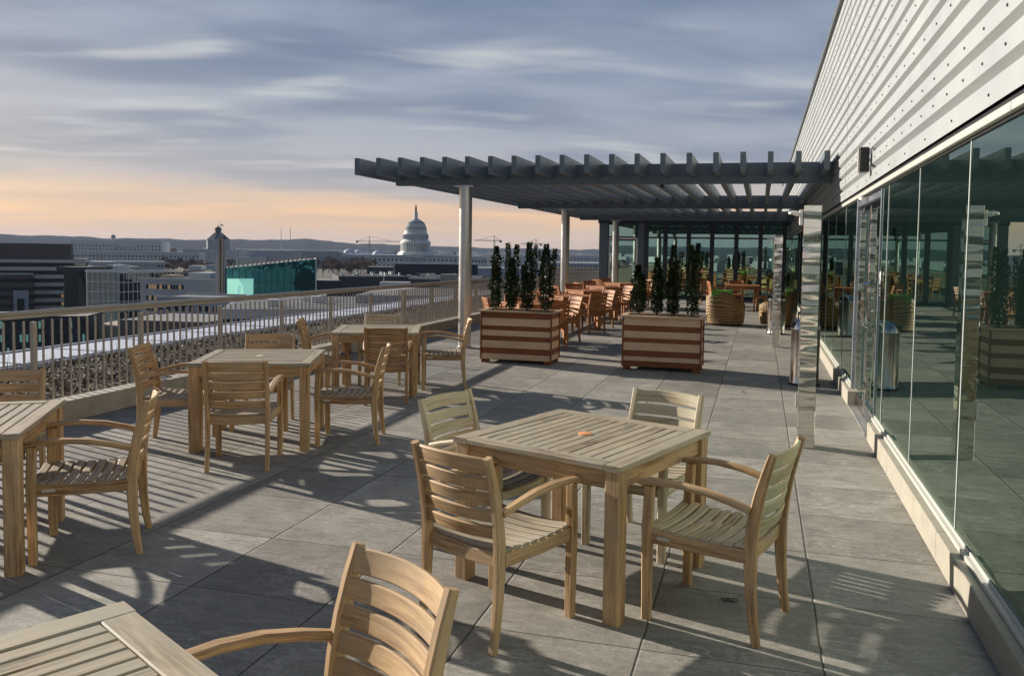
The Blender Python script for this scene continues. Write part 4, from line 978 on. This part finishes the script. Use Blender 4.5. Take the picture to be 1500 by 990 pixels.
# white vaulted roofs left of the capitol
p = at(522, 377, 1120); t = thing('white_vaulted_hall', 'row of white rounded roofs just left of the domed capitol', 'building', (p.x, p.y, GZ), YAW)
uu = 1120/FPX; h = p.z-GZ
for k, (px, ph, pw) in enumerate(((497, 8, 8), (511, 12, 11), (526, 11, 10), (553, 10.5, 9))):
    m_ = MB(); m_.lathe([(pw*uu, h-2), (pw*uu, h+1.0), (pw*.93*uu, h+ph*.45*uu), (pw*.7*uu, h+ph*.8*uu), (pw*.35*uu, h+ph*.97*uu), (.1, h+ph*uu)], 24, ((px-522)*uu, 4*(k % 2), 0)); m_.build('vault', MEMBR, t)
m_ = MB(); m_.box((3, 4, h/2), (84*uu, 26, h)); m_.build('wall', C_MARBLE, t)
# middle distance right
b = Blk('navy_block', 'long navy clad block below the capitol dome', 'building', 578, 700, 387, 520, 525, 26, C_NAVY, roofm=C_PALE); b.cop(C_PALE, .5)
b = Blk('black_roofed_block', 'small black block with a bright roof edge left of the navy block', 'building', 538, 575, 391, 600, 602, 22, C_CHAR); b.box('roof_unit', 0, 4, 1, 6, b.h-4, b.h-2.4, C_MARBLE)
b = Blk('charcoal_low_block', 'wide charcoal block with white roof units below the capitol', 'building', 496, 598, 405, 400, 410, 46, C_CHAR, roofm=C_CHAR)
for k in range(11): q = random.uniform(1, b.w-2); r_ = random.uniform(3, 40); b.box('roof_unit', q, q+random.uniform(.8, 2.4), r_, r_+2, b.h, b.h+random.uniform(.6, 1.8), random.choice([C_MARBLE, C_PALE, C_BLUE]))
b = Blk('black_wall_block', 'black windowless block right of the teal glass building', 'building', 463, 500, 411, 340, 345, 20, C_CHAR)
b = Blk('roof_yard_block', 'brown flat roofed block crowded with roof machines under the navy block', 'building', 585, 700, 409, 430, 430, 70, C_BROWN, roofm=C_CHAR)
for k in range(18): q = random.uniform(1, b.w-2); r_ = random.uniform(2, 60); b.box('roof_unit', q, q+random.uniform(.8, 2.6), r_, r_+2.2, b.h, b.h+random.uniform(.6, 2.2), random.choice([C_MARBLE, C_PALE, C_MID, C_BROWN]))
b = Blk('pale_stair_block', 'small pale box building just left of the first steel column', 'building', 645, 668, 402, 400, 400, 9, C_BEIGE)
b = Blk('white_low_block', 'low white block just above the rail below the charcoal block', 'building', 556, 600, 414, 255, 256, 10, C_PALE); b.box('vent', 1, 1.3, 1, 1.4, b.h, b.h+1.4, C_WHITE)
b = Blk('ribbed_metal_shed', 'long shed of ribbed grey metal seen through the railing left of the steel column', 'building', 520, 690, 433, 150, 150, 30, C_GREY)
m_ = MB()
for k in range(60): m_.box((b.w*(k+.5)/60, -.06, b.h/2), (.14, .14, b.h))
m_.build('rib', C_MID, b.t)
b = Blk('wide_flat_roof', 'wide grey flat roofed building with faint roof seams below the teal glass building', 'building', 325, 600, 452, 132, 140, 34, C_PALE, roofm=C_ROOF)
b.wins(2, 20, 3.6, 1.7, 1.1, C_DWIN, top=1.6)
m_ = MB()
for k in range(6): m_.box((b.w/2, 3+5*k, b.h+.05), (b.w-1, .25, .12))
m_.build('roof_seam', C_MID, b.t)
for k in range(6): q = random.uniform(2, b.w-3); r_ = random.uniform(4, 28); b.box('roof_unit', q, q+1.6, r_, r_+1.6, b.h, b.h+1.2, C_PALE)
# right of the first column
b = Blk('long_white_building', 'long white building with rows of small windows between the steel columns', 'building', 680, 880, 373, 1150, 1150, 40, C_PALE, zb=-30, roofm=C_BLUE); b.wins(2, 40, 5, 2.2, 1.6, C_DWIN, top=4)
b = Blk('pale_roofed_block', 'block with a pale blue roof band between the planters and the skyline', 'building', 692, 800, 394, 560, 560, 40, C_BLUE, roofm=C_PALE); b.cop(C_MARBLE, .6)
b = Blk('blue_grey_block', 'blue grey block with small windows behind the second steel column', 'building', 790, 900, 385, 700, 700, 40, C_GREY, roofm=C_PALE); b.wins(2, 24, 4, 1.6, 1.4, C_DWIN, top=2.4)
# our own building's lower roof beyond the terrace
m_ = MB(); m_.box((-11.6, 56, -1.2), (5.6, .4, 3.3)); m_.box((-11.6, 56, .5), (5.8, .6, .12)); o = m_.build('end_parapet', C_BEIGE); tag(o, 'beige parapet wall beyond the far end of the planting strip', 'parapet')
# flag pole
p = at(817, 396, 300); t = thing('flagpole', 'white flagpole with a red striped flag between the steel columns', 'flagpole', (p.x, p.y, GZ), YAW)
h = at(817, 372, 300).z-GZ
m_ = MB(); m_.tube([(0, 0, 0), (0, 0, h)], [.14, .07], 6); m_.build('pole', C_WHITE, t)
m_ = MB(); FR = M_('flag_red', .45, .05, .05); FB = M_('flag_blue', .04, .06, .22)
for k in range(7): m_.box((-1.05, 0, h-.25-k*.19), (2.0, .03, .185), mi=k % 2)
m_.box((-.5, 0, h-.55), (.9, .05, .8), mi=2); m_.build('flag', [FR, C_MARBLE, FB], t)
# water tower
p = at(166, 352, 4200); t = thing('water_tower', 'round water tower on the wooded ridge at the left', 'water tower', (p.x, p.y, p.z-60))
m_ = MB(); m_.lathe([(3, 0), (2.5, 66)], 10); m_.build('stem', C_SLATE, t); m_ = MB(); m_.lathe([(2.5, 66), (9, 72), (11.5, 78), (9.5, 84), (5, 87.5), (.5, 89)], 16); m_.build('tank', C_SLATE, t)
# tower cranes
def crane(px, yj, D, jl, jr, label, ang=0):
    p = at(px, yj, D); t = thing('tower_crane', label, 'crane', (p.x, p.y, GZ), YAW+R(ang), 'tower cranes on the skyline'); h = p.z-GZ
    def lattice(a, b_, w, n):
        m_ = MB(); a, b_ = Vector(a), Vector(b_); d = (b_-a).normalized(); s1 = Vector((0, 1, 0)); s2 = d.cross(s1)
        ring = lambda q: [a+(b_-a)*q+s1*w*i+s2*w*j for i, j in ((-1, -1), (1, -1), (1, 1), (-1, 1))]
        for k in range(4): m_.tube([ring(0)[k], ring(1)[k]], w*.22, 4)
        for q in range(n):
            r0, r1 = ring(q/n), ring((q+1)/n)
            for k in range(4): m_.tube([r0[k], r1[(k+1) % 4]], w*.14, 4)
        return m_
    uu = D/FPX
    lattice((0, 0, 0), (0, 0, h), 1.0, 30).build('mast', C_SLATE, t)
    lattice((-jl*uu, 0, h), (jr*uu, 0, h), .8, 40).build('jib', C_SLATE, t)
    m_ = MB(); m_.tube([(0, 0, h), (0, 0, h+9*uu*.8)], .6, 4); m_.tube([(0, 0, h+7*uu), (jr*uu*.7, 0, h+.5)], .25, 4); m_.tube([(0, 0, h+7*uu), (-jl*uu*.8, 0, h+.5)], .25, 4); m_.build('apex', C_SLATE, t)
    m_ = MB(); m_.box((-jl*uu*.93 if jl < jr else jr*uu*.93, 0, h-1.2), (4, 2, 4.5)); m_.build('counterweight', C_CHAR, t)
    m_ = MB(); m_.box((1.6, 0, h-1.6), (2, 1.8, 2.4)); m_.build('cab', C_MARBLE, t)
crane(541, 353.5, 1700, 19, 48, 'tower crane just left of the capitol dome')
crane(724, 352.5, 1500, 30, 10, 'tower crane above the left planter shrubs, nearest the first steel column')
crane(785, 357.5, 1600, 22, 8, 'tower crane above the right end of the left planter')
crane(826, 362, 2300, 6, 3, 'small tower crane next to the second steel column', 20)
# bare trees: trunk and twig crown
def tree_mesh(seed, h, wd):
    rng = random.Random(seed); tr, cr = MB(), MB()
    def grow(p, d, L, r, lv):
        q = p+d*L; (tr if lv < 2 else cr).tube([p, q], [max(r, .10), max(r*.62, .07)], 4 if lv < 3 else 3)
        if lv >= 5: return
        for _ in range(4 if lv < 3 else 3):
            nd = (d+Vector((rng.uniform(-1, 1)*wd, rng.uniform(-1, 1)*wd, rng.uniform(-.15, .5)))).normalized(); grow(p+d*L*rng.uniform(.6, 1), nd, L*rng.uniform(.62, .82), r*.6, lv+1)
    grow(Vector((0, 0, 0)), Vector((0, 0, 1)), h*.28, h*.022, 0)
    return tr, cr
TW = plain('bare_twigs', (.15, .105, .08), .9, 0, .2, .3)
protos = []
for sd in range(4):
    tr, cr = tree_mesh(sd+5, 15, .75); t = thing('bare_tree', 'x', 'tree'); tr.build('trunk', BARK, t); cr.build('crown', TW, t); protos.append(t)
tspots = [(466+random.uniform(-3, 3)+k*3.3, random.uniform(600, 900)) for k in range(26)] + [(232+k*4.6+random.uniform(-3, 3), random.uniform(640, 860)) for k in range(22)]
for k, (px, D) in enumerate(tspots):
    o = protos[k] if k < 4 else copy_tree(protos[k % 4]); p = at(px, 400, D); g = -22 if k < 26 else -24
    o.location = (p.x, p.y, g); o.rotation_euler = (0, 0, random.uniform(0, 6)); s_ = random.uniform(.85, 1.25); o.scale = (s_*1.15, s_*1.15, s_)
    o['label'] = 'bare brown winter tree in the clump left of the capitol' if k < 26 else 'bare brown winter tree behind the gridded glass building'
    o['group'] = 'bare trees left of the capitol' if k < 26 else 'bare trees behind the gridded building'
mb = MB()
for px0, px1, D0, D1, z in ((455, 580, 620, 1000, -22.2), (210, 345, 640, 1000, -24.2)):
    mb.face([tuple(at(px0, 400, D0).xy)+(z,), tuple(at(px1, 400, D0).xy)+(z,), tuple(at(px1, 400, D1).xy)+(z,), tuple(at(px0, 400, D1).xy)+(z,)])
tag(mb.build('park_terrain', plain('winter_lawn', (.055, .047, .035), .95, 0, .3, .05)), kind='structure')
# the distant town in all directions, one uncountable mass
rng = random.Random(99); mb = MB()
for k in range(2600):
    a = rng.uniform(0, 2*math.pi) if k % 3 else R(90)-R(rng.uniform(-60, 5)); a_ = a; dist = rng.uniform(1500, 5200) if k % 5 else rng.uniform(1450, 2200)
    x, y = dist*math.cos(a_), dist*math.sin(a_); h = rng.uniform(5, 20)+max(0, rng.gauss(0, 4)); w = rng.uniform(12, 60); d = rng.uniform(10, 30)
    if (k % 3) and not (-2.6 < a < .3): h += 4
    rz = rng.choice((0, .3, 1.57, 1.2)); c_, s_ = math.cos(rz), math.sin(rz); mi = rng.choice((0, 1, 1, 2, 3, 4, 4))
    v = [(x+c_*i*w/2-s_*j*d/2, y+s_*i*w/2+c_*j*d/2, z) for z in (-32, -32+h) for i, j in ((-1, -1), (1, -1), (1, 1), (-1, 1))]
    mb.mesh(v, [(0, 1, 5, 4), (1, 2, 6, 5), (2, 3, 7, 6), (3, 0, 4, 7)], mi=mi); mb.mesh(v, [(4, 5, 6, 7)], mi=rng.choice((0, 1, 4)))
for k in range(2200):                       # treetops between the roofs
    a = rng.uniform(0, 2*math.pi) if k % 2 else R(90)-R(rng.uniform(-60, 5)); dist = rng.uniform(1400, 5400); x, y = dist*math.cos(a), dist*math.sin(a); r = rng.uniform(8, 26)
    v = [(x+r*math.cos(q*1.0472)*rng.uniform(.7, 1.2), y+r*math.sin(q*1.0472)*rng.uniform(.7, 1.2), -32) for q in range(6)]+[(x+r*.6*math.cos(q*1.0472), y+r*.6*math.sin(q*1.0472), -32+rng.uniform(8, 14)) for q in range(6)]
    mb.mesh(v, [(q, (q+1) % 6, 6+(q+1) % 6, 6+q) for q in range(6)]+[(6, 7, 8, 9, 10, 11)], mi=5)
tag(mb.build('distant_town', [C_GREY, C_PALE, C_MID, C_BROWN, C_BLUE, M_('distant_woods', .06, .052, .042)]), kind='stuff')

# ------------------------------------------------------------------ the air
mb = MB(); mb.box((0, 0, 63), (20000, 20000, 194))
hz = bpy.data.materials.new('haze_air'); hz.use_nodes = True; t = hz.node_tree; t.nodes.clear()
out = node(t, 'ShaderNodeOutputMaterial'); pv = node(t, 'ShaderNodeVolumePrincipled', {'Color': (0.58, 0.72, 1.0, 1), 'Density': 3.4e-5, 'Anisotropy': 0.0})
t.links.new(pv.outputs[0], out.inputs['Volume'])
tag(mb.build('haze', hz), kind='stuff')
